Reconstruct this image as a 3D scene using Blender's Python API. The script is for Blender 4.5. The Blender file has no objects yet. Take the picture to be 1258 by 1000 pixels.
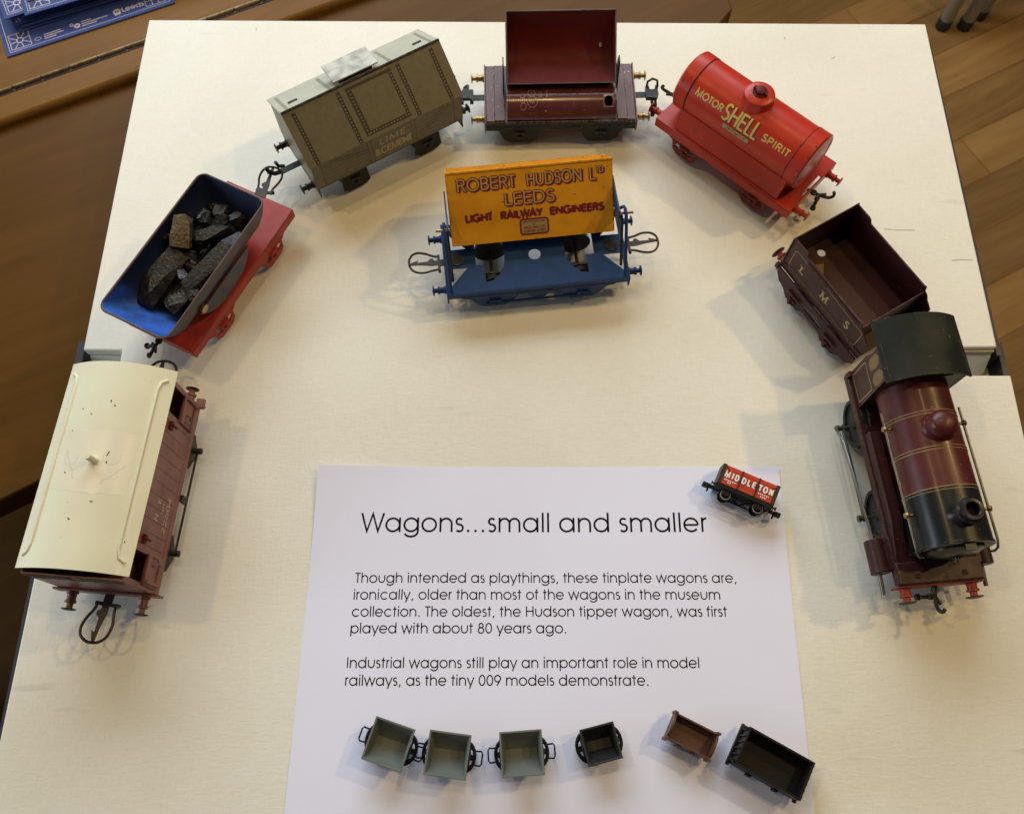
import bpy, bmesh, math, random
from mathutils import Vector, Matrix, geometry, noise
R = math.radians
random.seed(7)
scn = bpy.context.scene
col = scn.collection
MM = 0.001

# ------------------------------------------------------------------ camera, world, lamps, exposure
cd = bpy.data.cameras.new('camera'); cam = bpy.data.objects.new('camera', cd); col.objects.link(cam)
cd.sensor_fit = 'HORIZONTAL'; cd.sensor_width = 36.0; cd.lens = 36.0 * 1060 / 1258
cd.clip_start = 0.01; cd.clip_end = 50
cd.shift_x = -3 / 1258
PITCH = math.degrees(math.atan2(2700, 1060))
cam.location = (0, 0, 0.535); cam.rotation_euler = (R(90 - PITCH), 0, 0)
cd.dof.use_dof = True; cd.dof.focus_distance = 0.53; cd.dof.aperture_fstop = 14
scn.camera = cam

w = bpy.data.worlds.new('World'); scn.world = w; w.use_nodes = True
bg = w.node_tree.nodes['Background']; bg.inputs[0].default_value = (0.80, 0.82, 0.86, 1); bg.inputs[1].default_value = 0.07


def lamp(name, loc, target, size, power, colr, sy=None, shape='RECTANGLE'):
    l = bpy.data.lights.new(name, 'AREA'); l.shape = shape; l.size = size
    if shape == 'RECTANGLE': l.size_y = sy or size
    l.energy = power; l.color = colr
    o = bpy.data.objects.new(name, l); col.objects.link(o); o.location = loc
    d = Vector(target) - Vector(loc); o.rotation_euler = d.to_track_quat('-Z', 'Y').to_euler()
    return o


lamp('window_light', (-0.25, 1.38, 0.82), (-0.05, 0.3, 0), 1.6, 20.5, (0.82, 0.925, 1.0), 0.8)
lamp('side_window_light', (-1.6, 0.0, 0.36), (0, 0.3, 0), 0.6, 8, (0.82, 0.92, 1.0), 0.45)
WARM = (1.0, 0.69, 0.29)
for (x, y, z, p) in ((1.25, 0.70, 1.35, 5.8), (0.95, 0.30, 1.6, 3.7), (0.1, 0.75, 1.9, 2.9), (-0.8, 0.45, 1.8, 3.3)):
    lamp('ceiling_spot_light', (x, y, z), (0.0, 0.2, 0), 0.07, p, WARM, shape='DISK')

scn.view_settings.view_transform = 'Standard'; scn.view_settings.look = 'None'
scn.view_settings.exposure = 0.17; scn.view_settings.gamma = 1.0
scn.view_settings.use_curve_mapping = False


# ------------------------------------------------------------------ materials
def srgb(r, g, b):
    f = lambda c: c / 12.92 if c <= 0.04045 else ((c + 0.055) / 1.055) ** 2.4
    return (f(r / 255), f(g / 255), f(b / 255))


def newmat(name):
    m = bpy.data.materials.new(name); m.use_nodes = True
    nt = m.node_tree
    return m, nt, nt.nodes, nt.links, nt.nodes['Principled BSDF']


def paint(name, c, rough=0.4, chip=None, chip_amt=0.0, scale=90, var=0.22, metal=0.0, bump=0.12, coat=0.0, edge=0.0, dirt=None, dirt_amt=0.4, spec=0.5):
    m, nt, N, L, P = newmat(name)
    tc = N.new('ShaderNodeTexCoord')
    n1 = N.new('ShaderNodeTexNoise'); n1.inputs['Scale'].default_value = scale; n1.inputs['Detail'].default_value = 6
    L.new(tc.outputs['Object'], n1.inputs['Vector'])
    mx = N.new('ShaderNodeMix'); mx.data_type = 'RGBA'
    d = dirt if dirt else tuple(v * (1 - 1.6 * var) for v in c)
    rmp = N.new('ShaderNodeMapRange'); rmp.inputs[1].default_value = 0.42; rmp.inputs[2].default_value = 0.78
    rmp.inputs[4].default_value = dirt_amt if dirt else 1.0
    L.new(n1.outputs[0], rmp.inputs[0]); L.new(rmp.outputs[0], mx.inputs[0])
    mx.inputs[6].default_value = (*c, 1); mx.inputs[7].default_value = (*d, 1)
    out = mx.outputs[2]
    n2 = N.new('ShaderNodeTexNoise'); n2.inputs['Scale'].default_value = 420; n2.inputs['Detail'].default_value = 4
    L.new(tc.outputs['Object'], n2.inputs['Vector'])
    if chip:
        mr = N.new('ShaderNodeMapRange'); mr.inputs[1].default_value = 0.70 - chip_amt; mr.inputs[2].default_value = 0.73 - chip_amt
        L.new(n2.outputs[0], mr.inputs[0])
        fac = mr.outputs[0]
        if edge > 0:
            bv = N.new('ShaderNodeBevel'); bv.samples = 3; bv.inputs[0].default_value = 0.0009
            ge = N.new('ShaderNodeNewGeometry')
            dt = N.new('ShaderNodeVectorMath'); dt.operation = 'DOT_PRODUCT'
            L.new(bv.outputs[0], dt.inputs[0]); L.new(ge.outputs['Normal'], dt.inputs[1])
            e = N.new('ShaderNodeMapRange'); e.inputs[1].default_value = 0.985; e.inputs[2].default_value = 0.80
            L.new(dt.outputs['Value'], e.inputs[0])
            n3 = N.new('ShaderNodeMapRange'); n3.inputs[1].default_value = 0.62 - edge * 0.3; n3.inputs[2].default_value = 0.68 - edge * 0.3
            L.new(n2.outputs[0], n3.inputs[0])
            mu = N.new('ShaderNodeMath'); mu.operation = 'MULTIPLY'; L.new(e.outputs[0], mu.inputs[0]); L.new(n3.outputs[0], mu.inputs[1])
            ma = N.new('ShaderNodeMath'); ma.operation = 'MAXIMUM'; L.new(mu.outputs[0], ma.inputs[0]); L.new(fac, ma.inputs[1])
            fac = ma.outputs[0]
        m2 = N.new('ShaderNodeMix'); m2.data_type = 'RGBA'
        L.new(fac, m2.inputs[0]); L.new(out, m2.inputs[6]); m2.inputs[7].default_value = (*chip, 1)
        out = m2.outputs[2]
    L.new(out, P.inputs['Base Color'])
    rr = N.new('ShaderNodeMapRange'); rr.inputs[3].default_value = rough * 0.75; rr.inputs[4].default_value = min(1, rough * 1.3)
    L.new(n1.outputs[0], rr.inputs[0]); L.new(rr.outputs[0], P.inputs['Roughness'])
    P.inputs['Metallic'].default_value = metal
    P.inputs['Specular IOR Level'].default_value = spec
    P.inputs['Coat Weight'].default_value = coat; P.inputs['Coat Roughness'].default_value = 0.15
    bp = N.new('ShaderNodeBump'); bp.inputs['Strength'].default_value = bump; bp.inputs['Distance'].default_value = 0.0006
    L.new(n1.outputs[0], bp.inputs['Height']); L.new(bp.outputs[0], P.inputs['Normal'])
    return m


def flat(name, c, rough=0.6, metal=0.0):
    return paint(name, c, rough, var=0.08, bump=0.03, metal=metal)


def cloth_mat():
    m, nt, N, L, P = newmat('white_canvas_paper')
    tc = N.new('ShaderNodeTexCoord')
    mp = N.new('ShaderNodeMapping'); mp.inputs['Scale'].default_value = (0.20, 0.95, 1)
    L.new(tc.outputs['Object'], mp.inputs[0])
    a = N.new('ShaderNodeTexNoise'); a.inputs['Scale'].default_value = 900; a.inputs['Detail'].default_value = 3
    L.new(mp.outputs[0], a.inputs['Vector'])
    mp2 = N.new('ShaderNodeMapping'); mp2.inputs['Scale'].default_value = (0.9, 0.25, 1)
    L.new(tc.outputs['Object'], mp2.inputs[0])
    b = N.new('ShaderNodeTexNoise'); b.inputs['Scale'].default_value = 900; b.inputs['Detail'].default_value = 2
    L.new(mp2.outputs[0], b.inputs['Vector'])
    ad = N.new('ShaderNodeMath'); ad.operation = 'ADD'; L.new(a.outputs[0], ad.inputs[0]); L.new(b.outputs[0], ad.inputs[1])
    c = N.new('ShaderNodeTexNoise'); c.inputs['Scale'].default_value = 9; c.inputs['Detail'].default_value = 5
    L.new(tc.outputs['Object'], c.inputs['Vector'])
    mr = N.new('ShaderNodeMapRange'); mr.inputs[1].default_value = 0.45; mr.inputs[2].default_value = 0.75
    L.new(c.outputs[0], mr.inputs[0])
    mx = N.new('ShaderNodeMix'); mx.data_type = 'RGBA'; mx.inputs[6].default_value = (0.80, 0.78, 0.70, 1); mx.inputs[7].default_value = (0.75, 0.725, 0.63, 1)
    L.new(mr.outputs[0], mx.inputs[0])
    # faint scuffs
    s = N.new('ShaderNodeTexNoise'); s.inputs['Scale'].default_value = 55; s.inputs['Detail'].default_value = 2
    mp3 = N.new('ShaderNodeMapping'); mp3.inputs['Scale'].default_value = (0.35, 1.6, 1); L.new(tc.outputs['Object'], mp3.inputs[0])
    L.new(mp3.outputs[0], s.inputs['Vector'])
    sr = N.new('ShaderNodeMapRange'); sr.inputs[1].default_value = 0.71; sr.inputs[2].default_value = 0.80; sr.inputs[4].default_value = 0.5
    L.new(s.outputs[0], sr.inputs[0])
    m2 = N.new('ShaderNodeMix'); m2.data_type = 'RGBA'; m2.inputs[7].default_value = (0.52, 0.50, 0.46, 1)
    L.new(sr.outputs[0], m2.inputs[0]); L.new(mx.outputs[2], m2.inputs[6])
    wv = N.new('ShaderNodeMapRange'); wv.inputs[1].default_value = 0.7; wv.inputs[2].default_value = 1.3; wv.inputs[3].default_value = 0.95; wv.inputs[4].default_value = 1.0
    L.new(ad.outputs[0], wv.inputs[0])
    m3 = N.new('ShaderNodeMix'); m3.data_type = 'RGBA'; m3.blend_type = 'MULTIPLY'; m3.inputs[0].default_value = 1.0
    L.new(m2.outputs[2], m3.inputs[6]); L.new(wv.outputs[0], m3.inputs[7])
    L.new(m3.outputs[2], P.inputs['Base Color']); P.inputs['Roughness'].default_value = 0.75
    P.inputs['Specular IOR Level'].default_value = 0.25
    bp = N.new('ShaderNodeBump'); bp.inputs['Strength'].default_value = 0.35; bp.inputs['Distance'].default_value = 0.0004
    L.new(ad.outputs[0], bp.inputs['Height']); L.new(bp.outputs[0], P.inputs['Normal'])
    return m


def wood(name, c1, c2, ang=0, scale=6.0, rough=0.35, plank=None, coat=0.0):
    m, nt, N, L, P = newmat(name)
    tc = N.new('ShaderNodeTexCoord')
    mp = N.new('ShaderNodeMapping'); mp.inputs['Rotation'].default_value = (0, 0, -R(ang))
    L.new(tc.outputs['Object'], mp.inputs[0])
    st = N.new('ShaderNodeMapping'); st.inputs['Scale'].default_value = (1.0, 9.0, 9.0); L.new(mp.outputs[0], st.inputs[0])
    n = N.new('ShaderNodeTexNoise'); n.inputs['Scale'].default_value = scale; n.inputs['Detail'].default_value = 7; n.inputs['Roughness'].default_value = 0.62; n.inputs['Distortion'].default_value = 0.6
    L.new(st.outputs[0], n.inputs['Vector'])
    mr = N.new('ShaderNodeMapRange'); mr.inputs[1].default_value = 0.3; mr.inputs[2].default_value = 0.72; L.new(n.outputs[0], mr.inputs[0])
    mx = N.new('ShaderNodeMix'); mx.data_type = 'RGBA'; mx.inputs[6].default_value = (*c1, 1); mx.inputs[7].default_value = (*c2, 1)
    L.new(mr.outputs[0], mx.inputs[0]); out = mx.outputs[2]
    if plank:
        br = N.new('ShaderNodeTexBrick'); br.offset = 0.37; br.offset_frequency = 2
        br.inputs['Scale'].default_value = 1.0; br.inputs['Brick Width'].default_value = plank[0]; br.inputs['Row Height'].default_value = plank[1]
        br.inputs['Mortar Size'].default_value = 0.0012; br.inputs['Mortar Smooth'].default_value = 0.3; br.inputs['Bias'].default_value = 0.0
        br.inputs['Color1'].default_value = (0.55, 0.55, 0.55, 1); br.inputs['Color2'].default_value = (1.12, 1.10, 1.05, 1); br.inputs['Mortar'].default_value = (0.5, 0.45, 0.4, 1)
        L.new(mp.outputs[0], br.inputs['Vector'])
        m2 = N.new('ShaderNodeMix'); m2.data_type = 'RGBA'; m2.blend_type = 'MULTIPLY'; m2.inputs[0].default_value = 1.0
        L.new(out, m2.inputs[6]); L.new(br.outputs[0], m2.inputs[7]); out = m2.outputs[2]
        vo = N.new('ShaderNodeTexVoronoi'); vo.inputs['Scale'].default_value = 3.2; L.new(mp.outputs[0], vo.inputs['Vector'])
        kr = N.new('ShaderNodeMapRange'); kr.inputs[1].default_value = 0.02; kr.inputs[2].default_value = 0.045; kr.inputs[3].default_value = 0.75; kr.inputs[4].default_value = 0.0
        L.new(vo.outputs['Distance'], kr.inputs[0])
        m3 = N.new('ShaderNodeMix'); m3.data_type = 'RGBA'; L.new(kr.outputs[0], m3.inputs[0]); L.new(out, m3.inputs[6]); m3.inputs[7].default_value = (c2[0] * .35, c2[1] * .3, c2[2] * .3, 1); out = m3.outputs[2]
    L.new(out, P.inputs['Base Color']); P.inputs['Roughness'].default_value = rough
    P.inputs['Specular IOR Level'].default_value = 0.07
    P.inputs['Coat Weight'].default_value = coat; P.inputs['Coat Roughness'].default_value = 0.3
    bp = N.new('ShaderNodeBump'); bp.inputs['Strength'].default_value = 0.12; bp.inputs['Distance'].default_value = 0.001
    L.new(n.outputs[0], bp.inputs['Height']); L.new(bp.outputs[0], P.inputs['Normal'])
    return m


def coal_mat(name, base, spark):
    m, nt, N, L, P = newmat(name)
    tc = N.new('ShaderNodeTexCoord')
    n = N.new('ShaderNodeTexNoise'); n.inputs['Scale'].default_value = 330; n.inputs['Detail'].default_value = 5; L.new(tc.outputs['Object'], n.inputs['Vector'])
    v = N.new('ShaderNodeTexVoronoi'); v.inputs['Scale'].default_value = 520; L.new(tc.outputs['Object'], v.inputs['Vector'])
    mr = N.new('ShaderNodeMapRange'); mr.inputs[1].default_value = 0.5; mr.inputs[2].default_value = 0.75; L.new(n.outputs[0], mr.inputs[0])
    mx = N.new('ShaderNodeMix'); mx.data_type = 'RGBA'; mx.inputs[6].default_value = (*base, 1); mx.inputs[7].default_value = (*spark, 1)
    L.new(mr.outputs[0], mx.inputs[0]); L.new(mx.outputs[2], P.inputs['Base Color'])
    g = N.new('ShaderNodeTexNoise'); g.inputs['Scale'].default_value = 120; L.new(tc.outputs['Object'], g.inputs['Vector'])
    gr = N.new('ShaderNodeMapRange'); gr.inputs[1].default_value = 0.38; gr.inputs[2].default_value = 0.62; gr.inputs[3].default_value = 0.30; gr.inputs[4].default_value = 0.60
    L.new(g.outputs[0], gr.inputs[0]); L.new(gr.outputs[0], P.inputs['Roughness'])
    P.inputs['Specular IOR Level'].default_value = 0.4
    bp = N.new('ShaderNodeBump'); bp.inputs['Strength'].default_value = 0.5; bp.inputs['Distance'].default_value = 0.0006
    ad = N.new('ShaderNodeMath'); L.new(n.outputs[0], ad.inputs[0]); L.new(v.outputs['Distance'], ad.inputs[1])
    L.new(ad.outputs[0], bp.inputs['Height']); L.new(bp.outputs[0], P.inputs['Normal'])
    return m


M = {}
TIN = (0.42, 0.40, 0.37)
DARKCHIP = (0.05, 0.035, 0.03)
M['canvas'] = cloth_mat()
M['paper'] = paint('white_copy_paper', (0.77, 0.795, 0.985), 0.8, var=0.015, scale=14, bump=0.02, spec=0.12)
M['scuff'] = flat('pinkish_grey_scuff', (0.50, 0.44, 0.42), 0.7)
M['ink'] = paint('printing_ink', (0.010, 0.010, 0.014), 0.9, var=0.05, spec=0.0, bump=0)
M['yellow'] = paint('yellow_enamel', (0.76, 0.335, 0.011), 0.5, spec=0.25, chip=(0.10, 0.05, 0.02), chip_amt=0.0, edge=0.5, var=0.10, dirt=(0.48, 0.19, 0.01), dirt_amt=0.4)
M['cream_ink'] = flat('cream_lettering', (0.50, 0.34, 0.13), 0.4)
M['maroon_ink'] = flat('maroon_lettering', (0.19, 0.014, 0.014), 0.4)
M['blue'] = paint('blue_enamel', (0.013, 0.046, 0.145), 0.36, spec=0.16, chip=(0.05, 0.05, 0.06), edge=0.5, var=0.2)
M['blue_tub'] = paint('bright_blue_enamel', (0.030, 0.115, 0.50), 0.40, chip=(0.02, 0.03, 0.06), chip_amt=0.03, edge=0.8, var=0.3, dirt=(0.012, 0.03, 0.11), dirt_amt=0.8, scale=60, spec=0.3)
def tub_shade(m):
    """shade painted near-black into the walls and floor of the tub, except its lit near end"""
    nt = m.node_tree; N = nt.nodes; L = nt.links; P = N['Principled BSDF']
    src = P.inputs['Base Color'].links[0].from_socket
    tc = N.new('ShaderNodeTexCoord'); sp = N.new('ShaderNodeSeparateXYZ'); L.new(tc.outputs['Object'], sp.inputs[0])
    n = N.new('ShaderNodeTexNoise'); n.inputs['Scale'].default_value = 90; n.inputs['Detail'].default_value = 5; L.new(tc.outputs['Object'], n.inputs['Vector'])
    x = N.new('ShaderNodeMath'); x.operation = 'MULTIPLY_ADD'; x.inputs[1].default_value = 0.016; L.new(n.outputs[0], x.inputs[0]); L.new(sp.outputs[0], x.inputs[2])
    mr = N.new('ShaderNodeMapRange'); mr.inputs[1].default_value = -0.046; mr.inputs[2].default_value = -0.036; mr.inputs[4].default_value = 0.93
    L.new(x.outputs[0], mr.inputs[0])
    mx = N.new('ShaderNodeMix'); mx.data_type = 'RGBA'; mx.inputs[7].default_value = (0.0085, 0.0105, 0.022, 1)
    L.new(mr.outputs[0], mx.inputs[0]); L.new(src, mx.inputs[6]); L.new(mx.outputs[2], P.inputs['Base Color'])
tub_shade(M['blue_tub'])  # the tub's inner shade is put into its base colour
M['blue_outer'] = paint('worn_slate_blue_enamel', (0.042, 0.046, 0.064), 0.42, chip=(0.28, 0.09, 0.03), chip_amt=0.02, edge=1.3, var=0.3)
M['red'] = paint('red_enamel', (0.46, 0.026, 0.008), 0.34, spec=0.35, chip=DARKCHIP, chip_amt=0.012, edge=1.2, var=0.15, dirt=(0.30, 0.016, 0.010), dirt_amt=0.6)
M['red_worn'] = paint('dull_worn_red_enamel', (0.16, 0.020, 0.012), 0.45, spec=0.25, chip=DARKCHIP, chip_amt=0.05, var=0.3)
M['red_base'] = paint('brick_red_enamel', (0.36, 0.030, 0.016), 0.42, spec=0.35, chip=DARKCHIP, chip_amt=0.012, edge=1.1, var=0.2)
M['gold'] = flat('gold_lettering', (0.68, 0.44, 0.09), 0.4)
M['dull_gold'] = flat('dull_gold_transfer', (0.40, 0.29, 0.11), 0.45)
M['shade_ink'] = flat('black_letter_shading', (0.03, 0.008, 0.006), 0.45)
M['oxide'] = paint('dark_red_enamel', (0.105, 0.008, 0.006), 0.5, spec=0.2, chip=DARKCHIP, edge=0.3, var=0.1)
M['plum'] = paint('plum_brown_enamel', (0.10, 0.026, 0.022), 0.32, spec=0.35, chip=(0.45, 0.36, 0.36), chip_amt=0.01, edge=0.7, var=0.2)
M['plum_gloss'] = paint('glossy_plum_enamel', (0.10, 0.026, 0.022), 0.2, chip=(0.45, 0.36, 0.36), chip_amt=0.0, edge=0.7, var=0.25, spec=0.6)
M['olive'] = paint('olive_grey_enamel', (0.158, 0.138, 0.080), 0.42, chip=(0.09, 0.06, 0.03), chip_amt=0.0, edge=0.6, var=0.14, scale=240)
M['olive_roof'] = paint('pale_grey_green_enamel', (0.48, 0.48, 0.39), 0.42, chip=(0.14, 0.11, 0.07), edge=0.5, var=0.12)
M['olive_line'] = flat('dark_brown_print', (0.045, 0.033, 0.016), 0.45)
M['olive_mid'] = flat('brown_plank_print', (0.09, 0.068, 0.035), 0.45)
M['cement_ink'] = flat('cream_print', (0.42, 0.35, 0.19), 0.45)
M['strap_print'] = flat('grey_green_strap_print', (0.27, 0.26, 0.20), 0.45)
M['rivet'] = flat('pale_rivet_print', (0.30, 0.26, 0.17), 0.45)
M['tin'] = paint('bare_tinplate', (0.46, 0.45, 0.40), 0.55, var=0.35, metal=0.2, scale=120, spec=0.3)
M['emboss'] = paint('embossed_pinkish_highlight', (0.26, 0.13, 0.12), 0.3, var=0.2)
M['rim'] = paint('worn_tin_edge', (0.16, 0.15, 0.14), 0.4, var=0.4, metal=0.5, scale=200)
M['black'] = paint('black_enamel', (0.016, 0.017, 0.017), 0.38, spec=0.22, chip=(0.16, 0.14, 0.12), edge=0.5, var=0.2)
M['black_roof'] = paint('worn_black_green_enamel', (0.012, 0.015, 0.013), 0.46, spec=0.12, chip=(0.10, 0.09, 0.07), edge=0.4, var=0.2, dirt=(0.05, 0.045, 0.032), dirt_amt=0.6, scale=45)
M['steel'] = paint('dull_blackened_steel', (0.050, 0.042, 0.037), 0.45, var=0.3, metal=0.5, spec=0.3)
M['rod'] = paint('plated_rod', (0.17, 0.16, 0.145), 0.36, var=0.3, metal=0.85)
M['brass'] = paint('tarnished_brass', (0.42, 0.29, 0.13), 0.36, var=0.3, metal=0.9)
M['cream'] = paint('cream_enamel_roof', (0.75, 0.745, 0.565), 0.40, spec=0.3, chip=(0.06, 0.055, 0.045), chip_amt=-0.035, var=0.05, dirt=(0.70, 0.64, 0.49), dirt_amt=0.75, scale=28, bump=0.10)
M['lap'] = flat('faint_grey_paint_edge', (0.58, 0.53, 0.43), 0.4)
M['patch'] = paint('pale_roof_enamel', (0.775, 0.735, 0.585), 0.3, var=0.05, scale=40)
M['bauxite'] = paint('bauxite_brown_enamel', (0.215, 0.072, 0.056), 0.40, chip=DARKCHIP, edge=0.5, chip_amt=0.0, var=0.18)
M['white_ink'] = flat('white_lettering', (0.46, 0.36, 0.32), 0.5)
M['dark'] = flat('dark_interior', (0.012, 0.009, 0.009), 0.7)
M['crimson'] = paint('crimson_lake_enamel', (0.085, 0.011, 0.010), 0.37, spec=0.4, chip=(0.30, 0.20, 0.17), edge=0.3, chip_amt=-0.02, var=0.25, coat=0.06)
M['crimson_dark'] = paint('dark_crimson_enamel', (0.045, 0.012, 0.011), 0.42, spec=0.28, chip=(0.16, 0.11, 0.09), edge=0.4, chip_amt=-0.01, var=0.2)
M['tan_print'] = flat('tan_window_print', (0.17, 0.095, 0.030), 0.4)
M['smoke'] = paint('smokebox_black_enamel', (0.010, 0.012, 0.013), 0.30, spec=0.25, chip=(0.12, 0.10, 0.09), edge=0.4, chip_amt=0.0, var=0.2, coat=0.05)
M['iron'] = flat('dark_ironwork_paint', (0.022, 0.011, 0.010), 0.5)
M['mid_red'] = flat('bright_red_plastic', (0.52, 0.040, 0.018), 0.4)
M['pure_white'] = flat('white_print', (0.82, 0.82, 0.80), 0.5)
M['plastic'] = paint('black_plastic', (0.0075, 0.0075, 0.008), 0.5, var=0.08, bump=0.03, spec=0.22)
M['skip_grey'] = flat('grey_plastic', (0.125, 0.145, 0.137), 0.55)
M['skip_black'] = flat('charcoal_plastic', (0.014, 0.016, 0.017), 0.5)
M['brown_plastic'] = flat('brown_plastic', (0.085, 0.036, 0.022), 0.5)
M['coal'] = coal_mat('glossy_coal', (0.008, 0.008, 0.009), (0.020, 0.020, 0.021))
M['coal_dull'] = coal_mat('dull_coal', (0.010, 0.0085, 0.007), (0.030, 0.024, 0.018))
M['coal_tan'] = coal_mat('coal_with_shale', (0.075, 0.050, 0.020), (0.17, 0.11, 0.04))
M['floor'] = wood('oak_laminate', (0.46, 0.26, 0.095), (0.27, 0.14, 0.046), 28, 3.0, 0.5, (1.2, 0.088))
M['desk'] = wood('varnished_brown_wood', (0.19, 0.090, 0.018), (0.13, 0.057, 0.010), 26, 5.0, 0.38)
M['desk_dark'] = wood('dark_varnished_panel', (0.105, 0.047, 0.008), (0.080, 0.034, 0.005), 26, 5.0, 0.42)
M['desk_pale'] = wood('pale_worn_wood', (0.42, 0.28, 0.12), (0.30, 0.18, 0.07), 26, 5.0, 0.4)
M['hinge'] = paint('old_brass_hinge', (0.20, 0.13, 0.06), 0.4, var=0.4, metal=0.8, scale=150)
M['leaf'] = paint('blue_leaflet_card', (0.035, 0.058, 0.20), 0.5, var=0.08, spec=0.15)
M['leaf_ink'] = flat('pale_pink_print', (0.55, 0.46, 0.46), 0.5)
M['navy'] = flat('dark_navy_panel', (0.022, 0.022, 0.035), 0.5)
M['grey_panel'] = flat('blue_grey_panel', (0.62, 0.66, 0.64), 0.6)
M['ply'] = flat('cut_board_edge', (0.48, 0.42, 0.32), 0.7)
M['ledge'] = flat('cream_ledge', (0.74, 0.66, 0.48), 0.7)
M['chair_leg'] = paint('grey_painted_tube', (0.30, 0.27, 0.21), 0.4, var=0.1)
M['rubber'] = flat('black_rubber', (0.02, 0.018, 0.017), 0.7)
M['chair_seat'] = flat('dark_seat_fabric', (0.05, 0.06, 0.08), 0.9)


# ------------------------------------------------------------------ mesh helpers (all in millimetres)
class MB:
    def __init__(s): s.v = []; s.f = []; s.mi = []; s.cur = 0
    def mat(s, i): s.cur = i; return s
    def add(s, vs, fs):
        b = len(s.v); s.v += [tuple(v) for v in vs]; s.f += [tuple(b + i for i in f) for f in fs]; s.mi += [s.cur] * len(fs); return s
    def box(s, x0, x1, y0, y1, z0, z1):
        return s.add([(x, y, z) for z in (z0, z1) for y in (y0, y1) for x in (x0, x1)],
                     [(0, 2, 3, 1), (4, 5, 7, 6), (0, 1, 5, 4), (2, 6, 7, 3), (0, 4, 6, 2), (1, 3, 7, 5)])
    def hexa(s, p): return s.add(p, [(0, 3, 2, 1), (4, 5, 6, 7), (0, 1, 5, 4), (1, 2, 6, 5), (2, 3, 7, 6), (3, 0, 4, 7)])
    def loft(s, rings, closed=True, cap0=False, cap1=False):
        n = len(rings[0]); vs = [p for r in rings for p in r]; fs = []
        for i in range(len(rings) - 1):
            for j in range(n if closed else n - 1):
                k = (j + 1) % n
                fs.append((i * n + j, i * n + k, (i + 1) * n + k, (i + 1) * n + j))
        if cap0: fs.append(tuple(range(n))[::-1])
        if cap1: fs.append(tuple((len(rings) - 1) * n + j for j in range(n)))
        return s.add(vs, fs)
    def lathe(s, o, ax, prof, n=24):
        o = Vector(o); ax = Vector(ax).normalized(); a = ax.orthogonal().normalized(); b = ax.cross(a)
        rings = [[o + ax * h + (a * math.cos(2 * math.pi * k / n) + b * math.sin(2 * math.pi * k / n)) * max(r, 0.001) for k in range(n)] for r, h in prof]
        return s.loft(rings, True, True, True)
    def tube(s, pts, r, n=8, closed=False, smooth=False):
        P = [Vector(p) for p in pts]
        if smooth:
            Q = []
            for i in range(len(P) - 1):
                a, b, c, d = P[max(i - 1, 0)], P[i], P[i + 1], P[min(i + 2, len(P) - 1)]
                for k in range(5):
                    t = k / 5; Q.append(0.5 * (2 * b + (c - a) * t + (2 * a - 5 * b + 4 * c - d) * t * t + (3 * b - a - 3 * c + d) * t ** 3))
            P = Q + [P[-1]]
        m = len(P); rings = []; prev = None
        for i in range(m):
            t = (P[(i + 1) % m] - P[i - 1]) if closed else (P[min(i + 1, m - 1)] - P[max(i - 1, 0)])
            t.normalize()
            a = t.orthogonal().normalized() if prev is None else (prev - t * prev.dot(t)).normalized()
            prev = a; b = t.cross(a)
            rings.append([P[i] + (a * math.cos(2 * math.pi * k / n) + b * math.sin(2 * math.pi * k / n)) * r for k in range(n)])
        if closed: rings.append(rings[0])
        return s.loft(rings, True, not closed, not closed)
    def plate(s, outer, holes, t, fr):
        """flat plate with holes; fr maps (u,v,h) to a point; thickness from h=-t to 0"""
        loops = [[Vector((p[0], p[1], 0)) for p in l] for l in [outer] + list(holes)]
        tri = geometry.tessellate_polygon(loops); pts = [p for l in loops for p in l]; n = len(pts)
        vs = [fr(p[0], p[1], 0) for p in pts] + [fr(p[0], p[1], -t) for p in pts]
        fs = []
        for a, b, c in tri:
            if (pts[b] - pts[a]).cross(pts[c] - pts[a]).z < 0: b, c = c, b
            fs += [(a, b, c), (n + c, n + b, n + a)]
        i = 0
        for li, l in enumerate(loops):
            m = len(l); area = sum(l[k].x * l[(k + 1) % m].y - l[(k + 1) % m].x * l[k].y for k in range(m))
            ccw = (area > 0) == (li == 0)
            for k in range(m):
                p, q = i + k, i + (k + 1) % m
                fs.append((p, n + p, n + q, q) if ccw else (q, n + q, n + p, p))
            i += m
        return s.add(vs, fs)
    def xform(s, mtx): s.v = [tuple(mtx @ Vector(v)) for v in s.v]; return s
    def build(s, name, mats, parent=None, bevel=0.0, sharp=38, solid=None):
        me = bpy.data.meshes.new(name); me.from_pydata([(x * MM, y * MM, z * MM) for x, y, z in s.v], [], s.f)
        for m in (mats if isinstance(mats, (list, tuple)) else [mats]): me.materials.append(m)
        me.polygons.foreach_set('material_index', s.mi)
        me.polygons.foreach_set('use_smooth', [True] * len(me.polygons))
        me.update(); me.set_sharp_from_angle(angle=R(sharp))
        o = bpy.data.objects.new(name, me); col.objects.link(o)
        if parent: o.parent = parent
        if solid:
            sm = o.modifiers.new('solid', 'SOLIDIFY'); sm.thickness = solid * MM; sm.offset = 0
            es = o.modifiers.new('split', 'EDGE_SPLIT'); es.split_angle = R(40)
        if bevel:
            bm = o.modifiers.new('bevel', 'BEVEL'); bm.width = bevel * MM; bm.segments = 2; bm.limit_method = 'ANGLE'; bm.angle_limit = R(40); bm.harden_normals = False
        return o


def thing(name, label, cat, loc=(0, 0, 0), rot=(0, 0, 0), group=None):
    o = bpy.data.objects.new(name, None); col.objects.link(o); o.empty_display_size = 0.02
    o.location = tuple(c * MM for c in loc); o.rotation_euler = tuple(R(a) for a in rot)
    tag(o, label, cat, group); return o


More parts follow.
